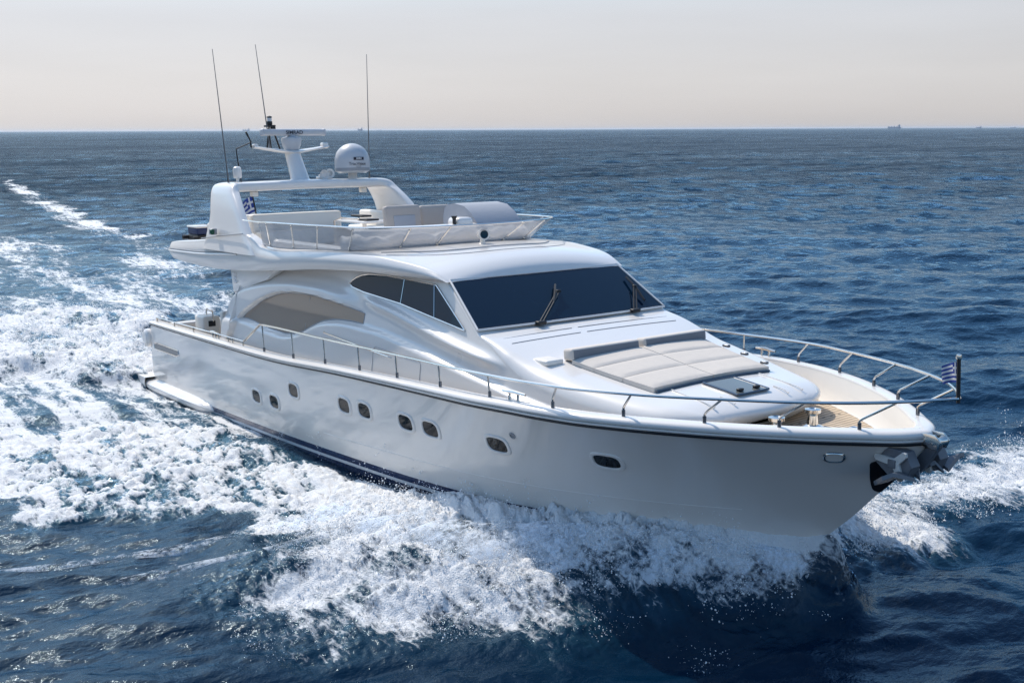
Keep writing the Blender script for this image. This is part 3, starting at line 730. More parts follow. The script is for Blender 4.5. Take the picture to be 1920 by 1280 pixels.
MB().rbox((2.1, -1.85, 4.86), (.72, .5, .19), .04).build('box_body', M_boxblue, bx_o); MB().rbox((2.1, -1.85, 4.98), (.76, .54, .06), .025).build('box_lid', M_gel, bx_o)
# searchlight
sl = MB().lathe([(.09, 4.93), (.09, 4.97), (.06, 4.99), (.05, 5.08)], (13.36, 0, 0), k=18); sl.lathe([(.03, -.13), (.10, -.10), (.115, 0), (.118, .11), (.10, .12)], (13.36, 0, 5.17), (1, -.32, .02), 20)
sl_o = sl.build('searchlight', M_gel, yacht)
MB().lathe([(.09, .10), (.118, .105), (.122, .14), (.088, .145), (.086, .128)], (13.36, 0, 5.17), (1, -.32, .02), 20).build('lamp_bezel', M_gel, sl_o)
MB().lathe([(.002, .130), (.088, .130), (.088, .133), (.002, .138)], (13.36, 0, 5.17), (1, -.32, .02), 20).build('lamp_glass', M_glass, sl_o)

# ---- guard rails
rzT = tab((7.45, 2.52), (8.5, 3.02), (11.67, 3.10), (14.83, 3.18), (17, 3.22), (19.5, 3.29), (21, 3.335), (22.1, 3.385), (23, 3.42), (24.05, 3.47), (24.45, 3.50))
ryT = tab((7.4, 2.93), (8.5, 2.96), (11.67, 3.02), (14.8, 3.06), (17, 3.07), (18.5, 3.04), (19.55, 2.94), (20.9, 2.52), (22.1, 1.99), (23.05, 1.45), (23.6, 1.03), (24.05, .56), (24.45, .03))
xs = np.r_[7.45, np.linspace(8.45, 23.3, 60), 23.3+(24.45-23.3)*np.sin(np.linspace(.1, math.pi/2, 14))]
top = np.stack([xs, -ryT(xs), rzT(xs)], -1); top = np.vstack([np.array([[7.36, -2.93, 2.5]]), top])
full = np.vstack([top, (top*[1, -1, 1])[::-1][1:]])
MB().tube(full, .024, 8).build('guard_rail', M_chrome, yacht)
for sg in (-1, 1):
    low = [(x, sg*(yA(x)-.10), float(zA(x)+capH(x))+.12) for x in np.linspace(.15, 7.36, 16)]
    MB().tube([(.12, sg*(yA(.1)-.1), 2.16)]+low, .016, 7).build('low_rail', M_chrome, yacht)
    for x in (.25, 1.9, 3.6, 5.6, 6.3, 6.6, 7.3):
        MB().tube([(x, sg*(yA(x)-.1), float(zA(x)+capH(x))-.01), (x, sg*(yA(x)-.1), float(zA(x)+capH(x))+.12)], .02, 6).build('rail_post', M_chrome, yacht)
    for x, dx, out in ((8.6, -.02, 0), (10.25, -.02, 0), (11.85, -.02, 0), (13.4, -.02, 0), (14.9, -.02, 0), (16.4, -.02, 0), (17.9, -.02, 0), (19.38, .17, .0), (20.6, .22, 0), (21.71, .38, 0), (22.58, .5, 0), (23.4, .58, 0)):
        y0 = float(yA(x))-.105; z0 = float(zA(x)+capH(x)); x1 = x+dx
        tp = np.array([x1, sg*float(ryT(x1)), float(rzT(x1))])
        bs = np.array([x, sg*max(y0, .5*y0), z0-.01])
        if dx > 0: path = [bs, bs+[0, 0, .13], bs+[.0, 0, .17]+(tp-bs)*[.08, .08, 0], tp]
        else: path = [bs, tp]
        s_ = MB().tube(path, .018, 7)
        so_ = s_.build('stanchion', M_chrome, yacht)
        MB().tube([bs, bs+[0, 0, .11]], .028, 8).build('stanchion_socket', M_darkmetal, so_)
    # cleats on the cap
    for x in (18.5, 5.2):
        y0 = sg*(float(yA(x))-.12); z0 = float(zA(x)+capH(x)); c = MB()
        tl = np.array([1, -sg*.12*(x > 10), 0]); tl /= np.linalg.norm(tl)
        c.tube([np.array([x, y0, z0+.13])-tl*.27, np.array([x, y0, z0+.14]), np.array([x, y0, z0+.13])+tl*.27], [.022, .032, .022], 8)
        for k in (-.1, .1): c.tube([np.array([x, y0, z0])+tl*k, np.array([x, y0, z0+.13])+tl*k], .024, 8)
        c.build('mooring_cleat', M_chrome, yacht)

# ---- hull fittings
def hull_frame(x, z, sg):
    y = float(hull_y(x, z)); e = .02
    tx = np.array([2*e, sg*(float(hull_y(x+e, z))-float(hull_y(x-e, z))), 0]); tz = np.array([0, sg*(float(hull_y(x, z+e))-float(hull_y(x, z-e))), 2*e])
    tx /= np.linalg.norm(tx); n = np.cross(tx, tz)*(-sg)*-1
    n = np.cross(tx, tz); n /= np.linalg.norm(n)
    if n[1]*sg < 0: n = -n
    up = np.cross(n, tx); up /= np.linalg.norm(up)
    if up[2] < 0: up = -up
    return np.array([x, sg*y, z]), tx, up, n
def rrect(w_, h, e=3.2, k=36):
    t = np.linspace(0, 2*math.pi, k+1)[:-1]; c, s = np.cos(t), np.sin(t)
    return np.stack([w_/2*np.sign(c)*np.abs(c)**(2/e), h/2*np.sign(s)*np.abs(s)**(2/e)], -1)
def hull_pt(x, z, sg, o, w_):
    # point on the hull surface offset by o, for local plan offset
    return None
def porthole(x, z, w_, h, sg, tilt=0.0):
    c, tx, up, n = hull_frame(x, z, sg)
    cs, sn = math.cos(tilt), math.sin(tilt); U = tx*cs+up*sn; Vv = up*cs-tx*sn
    def ring(f, o):
        out = []
        for a, b in rrect(w_*f[0], h*f[1]):
            p = c+U*a+Vv*b; yy = float(hull_y(p[0], p[2])); p = np.array([p[0], sg*yy, p[2]])+n*o; out.append(p)
        return out
    g = np.array([ring((1-t, 1-t), .004) for t in np.linspace(0, .98, 5)])
    rim = MB().grid(np.array([ring((1.34, 1.42), -.004), ring((1.30, 1.36), .018), ring((1.16, 1.18), .026), ring((1.04, 1.05), .02), ring((1.0, 1.0), -.002)]), cv=True).build('porthole', M_gel, yacht)
    MB().grid(g, cv=True).build('porthole_glass', M_port, rim)
PORT = [(8.12, 1.27, 0.45, 0.285), (9.15, 1.31, 0.45, 0.285), (10.32, 1.77, 0.45, 0.285), (12.73, 1.85, 0.45, 0.285), (13.58, 1.89, 0.45, 0.285), (15.11, 1.93, 0.45, 0.285), (15.92, 1.95, 0.45, 0.285), (17.75, 2.0, 0.45, 0.285), (19.94, 2.08, 0.45, 0.285)]
for sg in (-1, 1):
    for x, z, w_, h in PORT: porthole(x, z, w_, h, sg)
    # chrome fairlead near the stem, thruster/vent fitting, aft air slot
    c, tx, up, n = hull_frame(23.08, 2.55, sg)
    rg = lambda f, o, w_=.28, h=.20: [c+tx*a+up*b+n*o for a, b in rrect(w_*f, h*f, 2.6)]
    h_ = MB().grid(np.array([rg(1.12, -.02), rg(1.1, .015), rg(1.0, .028), rg(.86, .02), rg(.8, .0)]), cv=True).build('hawse_fairlead', M_chrome, yacht)
    MB().grid(np.array([rg(.84*(1-t), .014) for t in np.linspace(0, .98, 4)]), cv=True).build('fairlead_plate', M_cream, h_)
    c, tx, up, n = hull_frame(18.25, 2.26, sg)
    MB().grid(np.array([[c+tx*a+up*b+n*o for a, b in rrect(s_, s_, 2)] for s_, o in ((.13, -.01), (.13, .015), (.08, .02), (.07, .005), (.01, .004))]), cv=True).build('exhaust_fitting', M_grey, yacht)
    sl_ = [(.15, 1.50), (.2, 1.36), (2.3, 1.42), (2.5, 1.50), (2.45, 1.60), (.4, 1.56)]
    P_ = [(x, sg*(float(hull_y(x, z))+.004), z) for x, z in sl_]
    so_ = obj('engine_vent', P_, [tuple(range(6))], M_taupe, yacht, smooth=False)
    MB().tube([(x, sg*(float(hull_y(x, z))+.004), z) for x, z in sl_+sl_[:1]], .014, 6).build('vent_trim', M_chrome, so_)
    # knuckle line on the topsides
    MB().tube([(x, sg*(float(hull_y(x, zC(x)+.55+.012*(x-12)))+.0), float(zC(x))+.55+.012*(x-12)) for x in np.linspace(11.5, 21.5, 40)], .006, 5).build('spray_knuckle', M_gel, yacht)

# anchor plate on the stem
pk = MB()
def stem_x(z):
    lo, hi = 21.5, 24.4
    for _ in range(40):
        mid = (lo+hi)/2
        if float(hull_y(mid, z)) > 0.0: lo = mid
        else: hi = mid
    return lo
for sg in (-1, 1):
    G = []
    for a in np.linspace(0, 1, 24):
        row = []
        for b in np.linspace(0, 1, 14):
            # rounded triangle whose forward edge follows the stem
            zl = 2.50*(1-a)+1.93*a; zr = 2.36*(1-a)+1.93*a; z = zl*(1-b)+zr*b
            wd = .40*(1-a)**.85+.06
            r_ = .09
            if a < r_/.57: wd -= .075*(1-math.sqrt(max(0, 1-(1-a*.57/r_)**2)))
            if a > 1-.07/.57: wd -= .06*(1-math.sqrt(max(0, 1-((a-(1-.07/.57))*.57/.07)**2)))
            sxx = stem_x(z); x = sxx+.012-wd*(1-b); y = max(float(hull_y(min(x, sxx), z)), 0)
            row.append((x, sg*(y+.010), z))
        G.append(row)
    pk.grid(np.array(G))
pk.build('anchor_guard_plate', M_pocket, yacht)

# ---- bow roller and foredeck gear
br_ = MB()
for sg in (-1, 1): br_.prism([(23.75, 2.94), (24.05, 2.97), (24.2, 2.97), (24.29, 2.88), (24.24, 2.76), (24.05, 2.78), (23.75, 2.86)], sg*.09, sg*.115, .006)
br_.lathe([(.05, -.09), (.075, -.09), (.055, 0), (.075, .09), (.05, .09)], (24.20, 0, 2.86), (0, 1, 0), 16)
br_.build('bow_roller', M_chrome, yacht)
for y in (.42, -.42):
    c = MB().lathe([(.20, 0), (.20, .03), (.16, .06), (.17, .10), (.09, .13), (.075, .27), (.10, .30), (.125, .32), (.125, .37), (.06, .385), (.05, .37)], (21.72, y, float(deckz(21.7))+.0), k=22)
    c.build('capstan', M_chrome, yacht)
MB().rbox((21.85, 0, 2.475), (.9, 1.25, .03), .012).build('windlass_plate', M_darkmetal, yacht)
for y in (.42, -.42):
    MB().tube([(21.95, y, 2.56), (22.4, y*.75, 2.60), (22.9, y*.35, 2.62)], .028, 7).build('anchor_chain', M_darkmetal, yacht)
for x, y, a in ((22.45, .48, .4), (22.75, .62, -.5), (22.45, -.48, -.4), (22.75, -.62, .5)):
    d = np.array([math.cos(a), math.sin(a), 0])*.14; p = np.array([x, y, 2.46])
    MB().tube([p-d, p-d*.9+[0, 0, .13], p+[0, 0, .18], p+d*.9+[0, 0, .15], p+d*1.2+[0, 0, .09]], .035, 8).build('deck_fairlead', M_chrome, yacht)
for sg in (-1, 1):
    x = 23.15; y = sg*(float(yA(x))-.26)
    MB().grid(np.array([[(x+a*.9, y-sg*a*.72-sg*o, 2.68+b) for a, b in rrect(s_*.30, s_*.17, 2.2, 22)] for s_, o in ((1.1, -.01), (1.08, .025), (.8, .03), (.7, .0))]), cv=True).build('bulwark_fairlead', M_chrome, yacht)
# deck hatch
ht = []
def ctop(x, y):
    ze = float(topc(x))-.02-.05; w_ = float(Wp(x))-.32; t = 1-min(1, abs(y)/w_); return ze+(float(topc(x))-ze)*(1-(1-t)**2)
hh = MB().grid(np.array([[(x, y, ctop(x, y)+.022) for y in np.linspace(-.36, .36, 5)] for x in np.linspace(20.12, 20.88, 6)]))
h_o = hh.build('deck_hatch', M_hatch, yacht)
rim = [(x, y, ctop(x, y)+.018) for x, y in ((20.12, -.36), (20.12, .36), (20.88, .36), (20.88, -.36), (20.12, -.36))]
f_ = MB()
for a, b in zip(rim[:-1], rim[1:]): f_.tube([a, b], .02, 6)
f_.build('hatch_frame', M_darkmetal, h_o)
for y in (-.18, .2): MB().rbox((20.76, y, ctop(20.76, y)+.045), (.07, .12, .04), .012).build('hatch_latch', M_black, h_o)
for y, x0, x1 in ((1.02, 20.0, 21.02), (-1.02, 20.0, 21.02), (.62, 20.75, 21.06), (-.62, 20.75, 21.06)):
    MB().tube([(x, y, ctop(x, y)+.006-max(0, x-20.9)**2*1.2) for x in np.linspace(x0, x1, 12)], [.012]*11+[.02], 6).build('coachroof_rib', M_gel, yacht)

# ---- swim platform and side wings
pl = []
for x in np.linspace(-1.45, 0, 8):
    k = (x+1.45)/1.45; yw = 2.55+.5*min(1, k*3)**.5
    pl.append([(x, -yw, .20), (x, -yw-.03, .36), (x, -yw, .50), (x, 0, .51), (x, yw, .50), (x, yw+.03, .36), (x, yw, .20), (x, 0, .12)])
sp_o = MB().grid(np.array(pl), cv=True)
b = sp_o.n-8*8; sp_o.F.append(tuple(range(b, b+8)))
sp_o.build('swim_platform', M_gel, yacht)
for sg in (-1, 1):
    Q = []
    for t in np.linspace(0, 1, 26):
        x = -1.0+5.95*t; k = math.sqrt(max(0, 1-max(0, (t-.72)/.28)**2)); ow = .36*k*(.75+.25*min(1, t*4))
        yh = float(hull_y(max(x, -.1), .3))-.06; hgt = .34*(.55+.45*k); z0 = .05+.027*x
        Q.append([(x, sg*yh, z0+hgt+.04), (x, sg*(yh+ow*.9), z0+hgt), (x, sg*(yh+ow+.03), z0+hgt-.05), (x, sg*(yh+ow+.02), z0+hgt*.5), (x, sg*(yh+ow*.75), z0+hgt*.12), (x, sg*yh, z0)])
    MB().grid(np.array(Q), cv=True).build('side_wing', M_gel, yacht, angle=32)
# cockpit locker and its rail
MB().rbox((2.5, -1.98, 2.02), (.66, .5, 1.0), .06).build('cockpit_locker', M_cream, yacht)
MB().rbox((2.84, -1.98, 2.32), (.02, .2, .16), .01).build('locker_vent', M_black, yacht)
MB().tube([(2.25, -1.9, 2.46), (2.25, -1.9, 2.64), (2.35, -1.92, 2.68), (2.9, -2.0, 2.70), (3.0, -2.0, 2.66), (3.0, -2.0, 2.4)], .02, 8).build('grab_rail', M_chrome, yacht)
MB().rbox((4.1, 0, 2.2), (.2, 4.4, 1.2), .05).build('cockpit_bulkhead', M_cream, yacht)
MB().rbox((.25, 0, 1.75), (.3, 4.9, .65), .08).build('transom_coaming', M_gel, yacht)
MB().rbox((6.9, 0, 2.9), (.12, 4.5, 2.4), .03).build('saloon_bulkhead', M_taupe, yacht)

# ================================================================== LOOSE THINGS ON BOARD
# sun pad
pad = empty('sun_pad', (18.8, 0, 3.3), 'beige quilted sun pad lying on the white foredeck in front of the windshield', 'sun pad')
def pad_piece(x0, x1, y0, y1, th, lift=0.0):
    n, m_ = 12, 12; top = []; 
    for i, x in enumerate(np.linspace(x0, x1, n)):
        row = []
        for j, y in enumerate(np.linspace(y0, y1, m_)):
            u, v = i/(n-1), j/(m_-1); e = min(u, 1-u, v, 1-v)
            rd = 1-math.exp(-e*(n)*1.7)
            yy = y*(1.60-.14*(x-18.2))/1.46
            row.append((x, yy, ctop(x, yy)+.02+th*(.66+.34*rd)+.004*math.sin(3.1*x+2.3*y)))
        top.append(row)
    T_ = np.array(top); Bm = T_.copy()
    for i in range(n):
        for j in range(m_): Bm[i, j, 2] = ctop(T_[i, j, 0], T_[i, j, 1])+.004
    mb = MB().grid(T_)
    ring = lambda A: np.array([A[0, j] for j in range(m_)]+[A[i, -1] for i in range(1, n)]+[A[-1, j] for j in range(m_-2, -1, -1)]+[A[i, 0] for i in range(n-2, 0, -1)])
    rT, rB = ring(T_), ring(Bm); mb.grid(np.stack([rB, rT]), cv=True)
    return mb
xsp = [18.26, 18.76, 19.38, 20.02]
for i in range(3):
    for y0, y1 in ((-1.46, -.008), (.008, 1.46)):
        pad_piece(xsp[i]+.006, xsp[i+1]-.006, y0, y1, .085).build('cushion', M_pad, pad)
for y0, y1 in ((-1.60, -.06), (.06, 1.60)):
    b = MB().rbox((0, 0, 0), (.26, y1-y0, .20), .045, seg=4); b.xform(Matrix.Translation((18.16, (y0+y1)/2, ctop(18.16, 0)+.085)) @ Matrix.Rotation(R(-6), 4, 'Y'))
    br0 = b.build('backrest', M_pad, pad)
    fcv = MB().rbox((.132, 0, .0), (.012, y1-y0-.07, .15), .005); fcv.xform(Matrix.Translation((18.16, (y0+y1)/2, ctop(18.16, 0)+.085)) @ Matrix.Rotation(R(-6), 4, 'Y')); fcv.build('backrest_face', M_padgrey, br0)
tr = MB().tube([(20.05, y, ctop(20.05, y)+.02) for y in np.linspace(-1.32, 1.32, 20)], .02, 6); tr.build('pad_edge', M_darkmetal, pad)
for x, y in ((18.85, 1.53), (19.35, 1.46), (19.9, 1.36)): MB().rbox((x, y, ctop(x, y)+.12), (.16, .06, .05), .015).build('buckle', M_darkmetal, pad)
# step beside the pad
MB().rbox((17.95, -1.86, ctop(17.95, 1.8)-.0), (.42, .36, .09), .03).build('pad_step', M_cream, yacht)

# anchor hanging from the roller
an = empty('anchor', (24.1, 0, 2.55), 'dark steel twin fluke anchor hanging under the white bow', 'anchor')
MB().prism([(24.12, 2.84), (24.24, 2.80), (24.02, 2.46), (23.86, 2.30), (23.76, 2.38), (23.92, 2.62)], -.05, .05, .012).build('shank', M_anchor, an, smooth=False)
cr = MB().tube([(23.80, -.46, 2.55), (23.84, 0, 2.55), (23.80, .46, 2.55)], .05, 8)
for y in (-.47, .47): cr.rbox((23.80, y, 2.55), (.12, .05, .12), .012)
cr.tube([(23.98, .22, 2.70), (24.06, .38, 2.80)], [.05, .035], 8)
cr.build('crown', M_anchor, an)
for sg in (-1, 1):
    y0 = sg*.33; fl = MB()
    fl.prism([(23.50, 2.52), (23.68, 2.76), (23.98, 2.73), (24.08, 2.54), (24.0, 2.36), (23.74, 2.34)], y0-.10, y0+.10, .010)
    # flat pointed blade: a ridged plate reaching outboard and a shorter one inboard
    for d, L_ in ((sg, .62), (-sg, .20)):
        a0 = np.array([23.66, y0+d*.05, 2.30]); a1 = np.array([24.10, y0+d*.05, 2.40]); rg = np.array([23.90, y0+d*.08, 2.46])
        e1 = np.array([24.02, y0+d*L_*.72, 2.53]); e0 = np.array([23.76, y0+d*L_*.78, 2.36]); tp = np.array([23.98, y0+d*L_, 2.50]); lo = np.array([0.02, 0, -.055])
        up_ = [a0, rg, a1, e1, tp, e0]; V_ = up_+[q+lo for q in up_]
        F_ = [(0, 1, 5), (1, 4, 5), (1, 3, 4), (1, 2, 3), (6, 11, 7), (7, 11, 10), (7, 10, 9), (7, 9, 8)]+[(k, (k+1) % 6, (k+1) % 6+6, k+6) for k in range(6)]
        fl.add(V_, F_)
    f_o = fl.build('fluke', M_anchor, an, smooth=False)
    # pale three armed plate bolted to the face of the fluke
    rb = MB(); c2 = np.array([23.84, 2.57]); rim_ = []
    tips = [np.array(q) for q in ((23.99, 2.71), (23.53, 2.60), (23.93, 2.35))]
    for q in tips:
        d = (q-c2)/np.linalg.norm(q-c2); n_ = np.array([-d[1], d[0]])
        rb.prism([tuple(c2-n_*.055), tuple(q-n_*.045), tuple(q+d*.03), tuple(q+n_*.045), tuple(c2+n_*.055)], y0-.145-.002*len(rb.V), y0-.098, .008)
    rb.build('fluke_rib', M_anchorplate, f_o, smooth=False)

# flags
def flag(name, base, staff_top, w_, h, out, label, rad):
    e = empty(name, base, label, 'flag')
    s_ = MB().tube([base, staff_top], rad, 8); s_.build('flagstaff', M_black, e)
    b0, t0 = np.array(base, float), np.array(staff_top, float)
    MB().lathe([(rad*1.3, 0), (rad*1.5, .02), (rad*1.2, .06), (.005, .07)], t0, k=12).build('staff_cap', M_chrome, e)
    n, m_ = 28, 19
    P_ = np.zeros((n, m_, 3)); ax = (t0-b0)/np.linalg.norm(t0-b0); o_ = np.array(out, float)
    top_ = b0+(t0-b0)*.93
    sd_ = np.cross(ax, o_); sd_ /= np.linalg.norm(sd_)
    for i in range(n):
        u = i/(n-1)
        for j in range(m_):
            v = j/(m_-1)
            P_[i, j] = top_-ax*h*(v*(1-.12*u)+.05*u+.25*u*u)+o_*w_*u*(.92-.1*v)+sd_*(.10*w_*math.sin(7*u+1.6*v)*u**.6)
    V, Fc = grid(P_); mi = []
    for i in range(n-1):
        for j in range(m_-1):
            u = (i+.5)/(n-1)*1.5; v = (j+.5)/(m_-1)   # ratio 3:2, nine stripes
            st = int(v*9)
            if u < 5/9 and v < 5/9:
                cu, cv = u*9/5, v*9/5
                white = abs(cu-.5) < .1 or abs(cv-.5) < .1
            else: white = st % 2 == 1
            mi.append(1 if white else 0)
    obj('flag_cloth', V, Fc, [M_flagblue, M_flagwhite], e, mi=mi)
    return e
flag('bow_flag', (24.45, 0, 3.44), (24.43, 0, 4.03), .33, .28, (-.93, .25, -.05), 'small blue and white striped flag on the black staff at the bow tip', .028)
flag('stern_flag', (.25, .75, 4.3), (.05, .60, 5.80), .85, .62, (-.8, -.45, -.25), 'blue and white flag on its staff behind the flybridge settee at the stern', .025)

# life raft canister on the transom
lr = empty('life_raft', (-.28, -2.3, 1.55), 'grey white life raft canister strapped to the stern corner of the yacht', 'life raft')
MB().lathe([(.05, -.42), (.2, -.42), (.27, -.36), (.28, 0), (.27, .36), (.2, .42), (.05, .42)], (-.38, -2.45, 1.62), (.05, 1, 0), 22).build('canister', M_gel, lr)
for k in (-.22, .22): MB().lathe([(.283, -.015), (.29, -.015), (.29, .015), (.283, .015)], (-.38, -2.45+k, 1.62), (.05, 1, 0), 22).build('strap', M_black, lr)
MB().tube([(-.1, -2.45, 1.3), (-.38, -2.45, 1.28), (-.62, -2.45, 1.4), (-.68, -2.45, 1.7), (-.5, -2.45, 1.95), (-.15, -2.45, 1.98)], .02, 7).build('cradle', M_chrome, lr)

# ================================================================== SHIPS ON THE HORIZON
def ship(az_px, dist, L_, hgt, label, kind):
    a = PSI-math.atan((az_px-960)/2102.2); x, y = 32.6+dist*math.cos(a), -13.3+dist*math.sin(a)
    e = empty('cargo_ship', (x, y, 0), label, 'ship', world=True)
    rz = Matrix.Translation((x, y, 0)) @ Matrix.Rotation(a+math.pi/2+random.uniform(-.25, .25), 4, 'Z')
    hw = L_*.08
    h_ = MB().prism([(-L_*.5, 0), (L_*.46, 0), (L_*.5, hgt*.42), (L_*.40, hgt*.36), (-L_*.40, hgt*.34), (-L_*.5, hgt*.38)], -hw, hw); h_.xform(rz); h_.build('ship_hull', M_ship, e, smooth=False)
    s_ = MB().rbox((-L_*.36, 0, hgt*.62), (L_*.14, hw*1.7, hgt*.62), .2); s_.rbox((-L_*.37, 0, hgt*.95), (L_*.05, hw*.7, hgt*.2), .2); s_.xform(rz); s_.build('bridge_house', M_ship, e, smooth=False)
    c_ = MB()
    for k in range(kind):
        px = -L_*.2+L_*.6*k/max(1, kind-1); c_.rbox((px, 0, hgt*.46), (L_*.6/max(2, kind)*.6, hw*1.2, hgt*.26), .2); c_.tube([(px, 0, hgt*.4), (px, 0, hgt*.82)], L_*.008, 5)
    c_.xform(rz); c_.build('deck_cranes', M_ship, e, smooth=False)
ship(1666, 14040, 150, 44, 'long pale cargo ship, the largest on the horizon above the bow', 4)
ship(682, 14040, 61, 43, 'small tall ship on the horizon just beside the thin antenna over the dome', 2)
ship(718, 16200, 40, 18, 'tiny low ship on the horizon behind the dome, beyond the antenna', 2)
ship(1822, 14760, 61, 25, 'low grey ship on the horizon, between the long cargo ship and the faintest one', 2)
ship(1885, 17100, 72, 16, 'very low faint ship nearest the right end of the horizon', 2)
ship(472, 22500, 135, 50, 'very faint hazy ship on the horizon beside the radar scanner bar', 3)

# ================================================================== SEA
def hash2(i, j, s):
    h = (i.astype(np.int64)*374761393 + j.astype(np.int64)*668265263 + s*974634777) & 0xffffffff
    h = ((h ^ (h >> 13))*1274126177) & 0xffffffff
    return ((h ^ (h >> 16)) & 0xffffff)/float(0xffffff)
def vnoise(x, y, s=0):
    """smooth noise, 0..1"""
    i, j = np.floor(x), np.floor(y); u, v = x-i, y-j
    u = u*u*u*(u*(u*6-15)+10); v = v*v*v*(v*(v*6-15)+10)
    a, b, c, d = hash2(i, j, s), hash2(i+1, j, s), hash2(i, j+1, s), hash2(i+1, j+1, s)
    return (a*(1-u)+b*u)*(1-v)+(c*(1-u)+d*u)*v
def fbm(x, y, o=4, s=0, g=.5):
    t = np.zeros_like(x); a = 1.; n = 0
    for k in range(o):
        t += a*vnoise(x*2**k+17.3*k, y*2**k-9.1*k, s+k); n += a; a *= g
    return t/n
def billow(x, y, o=4, s=0, g=.55):
    """rounded cauliflower lumps, 0..1"""
    t = np.zeros_like(x); a = 1.; n = 0
    for k in range(o):
        q = vnoise(x*2**k+7.7*k, y*2**k+3.1*k, s+k)
        t += a*(1-np.abs(2*q-1))**.8*1.0 if False else a*np.sqrt(np.abs(2*q-1)); n += a; a *= g
    return t/n

SEA_POLY = {
    'dense': [(2.05, -9.35), (2.7, -7.63), (4.06, -5.38), (7.1, -3.47), (10.62, -2.65), (13.79, -2.33), (15.87, -1.93), (16.88, -1.3), (17.79, 0.39), (18.98, 1.28), (20.23, 1.17), (20.98, 0.19), (21.06, -1.14), (20.16, -2.34), (18.7, -3.24), (17.4, -3.85), (15.89, -4.66), (14.61, -5.28), (13.31, -5.76), (12.27, -6.51), (11.72, -7.24), (10.54, -8.31), (9.58, -9.08), (8.08, -10.26)],
    'lobe': [(14.85, -5.19), (15.89, -6.07), (16.6, -6.76), (17.96, -7.18), (18.64, -6.99), (19.23, -6.19), (19.37, -4.82), (20.04, -4.22), (20.23, -3.35), (21.39, -3.41), (21.83, -2.68), (22.35, -1.7), (21.64, -0.98), (21.23, 0.55), (20.39, 1.4), (19.8, -0.22), (17.98, -2.26), (15.42, -3.98)],
    'wash': [(-16.66, -6.51), (-14.43, -4.02), (-13.87, -1.13), (-11.48, 1.32), (-0.05, -2.59), (-1.02, -3.87), (-2.79, -4.95), (-3.79, -6.26), (-5.28, -8.23)],
    'streak': [(-6.88, -8.02), (-5.32, -5.96), (-2.44, -3.47), (1.08, -3.0), (5.39, -2.79), (9.24, -2.52), (7.77, -3.75), (4.87, -5.63), (3.27, -7.77), (2.06, -9.37)],
    'aft': [(-65.41, 0.84), (-54.21, 4.31), (-53.74, 8.23), (-40.93, 6.58), (-28.93, 8.18), (-18.83, 7.2), (-9.55, 4.09), (-11.91, 1.01), (-15.6, -3.81), (-17.58, -6.4)],
    'trail': [(-157.33, 26.37), (-151.81, 27.1), (-88.12, 17.57), (-50.5, 12.28), (-37.31, 11.16), (-23.17, 8.09), (-22.82, 5.18), (-40.07, 7.66), (-70.09, 11.98), (-112.97, 17.86)],
    'port': [(20.39, 1.81), (21.05, 1.85), (21.44, 2.79), (21.44, 4.36), (21.35, 5.19), (21.56, 7.02), (21.64, 8.24), (19.18, 12.82), (19.38, 10.37), (19.31, 9.21), (19.79, 7.24), (19.8, 5.77), (19.2, 5.55), (19.82, 3.4)],
}
def poly_dist(px, py, poly):
    """signed distance, positive inside"""
    P_ = np.array(poly); Q_ = np.roll(P_, -1, 0)
    d2 = np.full(px.shape, 1e18); ins = np.zeros(px.shape, bool)
    for (ax, ay), (bx_, by) in zip(P_, Q_):
        ex, ey = bx_-ax, by-ay; t = np.clip(((px-ax)*ex+(py-ay)*ey)/(ex*ex+ey*ey), 0, 1)
        d2 = np.minimum(d2, (px-ax-t*ex)**2+(py-ay-t*ey)**2)
        c = ((ay > py) != (by > py)); ins ^= c & (px < ex*(py-ay)/(ey+1e-12)+ax)
    d = np.sqrt(d2); return np.where(ins, d, -d)
def zone(x, y, name, soft, grow=0.0, mirror=False):
    p = SEA_POLY[name]
    if mirror: p = [(a, -b) for a, b in p]
    P_ = np.array(p); out = np.zeros_like(x)
    lo, hi = P_.min(0)-soft*2-1, P_.max(0)+soft*2+1
    k = (x > lo[0]) & (x < hi[0]) & (y > lo[1]) & (y < hi[1])
    if k.any(): out[k] = sstep(-soft, soft, poly_dist(x[k], y[k], p)+grow)
    return out

# wave components: wavelength, direction, phase, slope
NWV = 84
lam = np.exp(np.linspace(math.log(.36), math.log(11), NWV))*(1+.12*(rng.random(NWV)-.5))
wdir = R(-24)+R(29)*rng.normal(size=NWV)
phs = rng.random(NWV)*2*math.pi
slope = .029*np.where(lam < .9, 1.45, np.where(lam < 2.4, 1.25, 1.0))*np.where(lam > 4.5, .75, 1)
def swell(x, y, sp):
    z = np.zeros_like(x)
    gust = .55+.9*fbm(x/26, y/26, 3, 50)
    for l_, d_, p_, s_ in zip(lam, wdir, phs, slope):
        k = 2*math.pi/l_
        f = sstep(1.8, 3.2, l_/sp)
        q = f > 0
        if not q.any(): continue
        xx, yy = x[q], y[q]
        # wander the crests a little so no train runs dead straight
        ph = k*(xx*math.cos(d_)+yy*math.sin(d_))+p_
        c = np.cos(ph)
        z[q] += f[q]*s_/k*(c+.32*c*c)*(gust[q] if l_ < 5 else 1)
    return z
h0 = tab((-6, -.05), (0, -.06), (5, .13), (10, .35), (14, .52), (16, .69), (18, .88), (20, 1.10), (21.4, 1.25), (22.6, 1.34))
def hull_d(x, y):
    hw = np.where(x < 22.1, np.maximum(yC(np.clip(x, -.2, 22.1)), 0), 0)
    d = np.abs(y)-hw
    d = np.where(x > 22.4, np.hypot(x-22.4, y), d)
    return np.where(x < -.2, np.hypot(-.2-x, np.maximum(np.abs(y)-2.7, 0)), d)
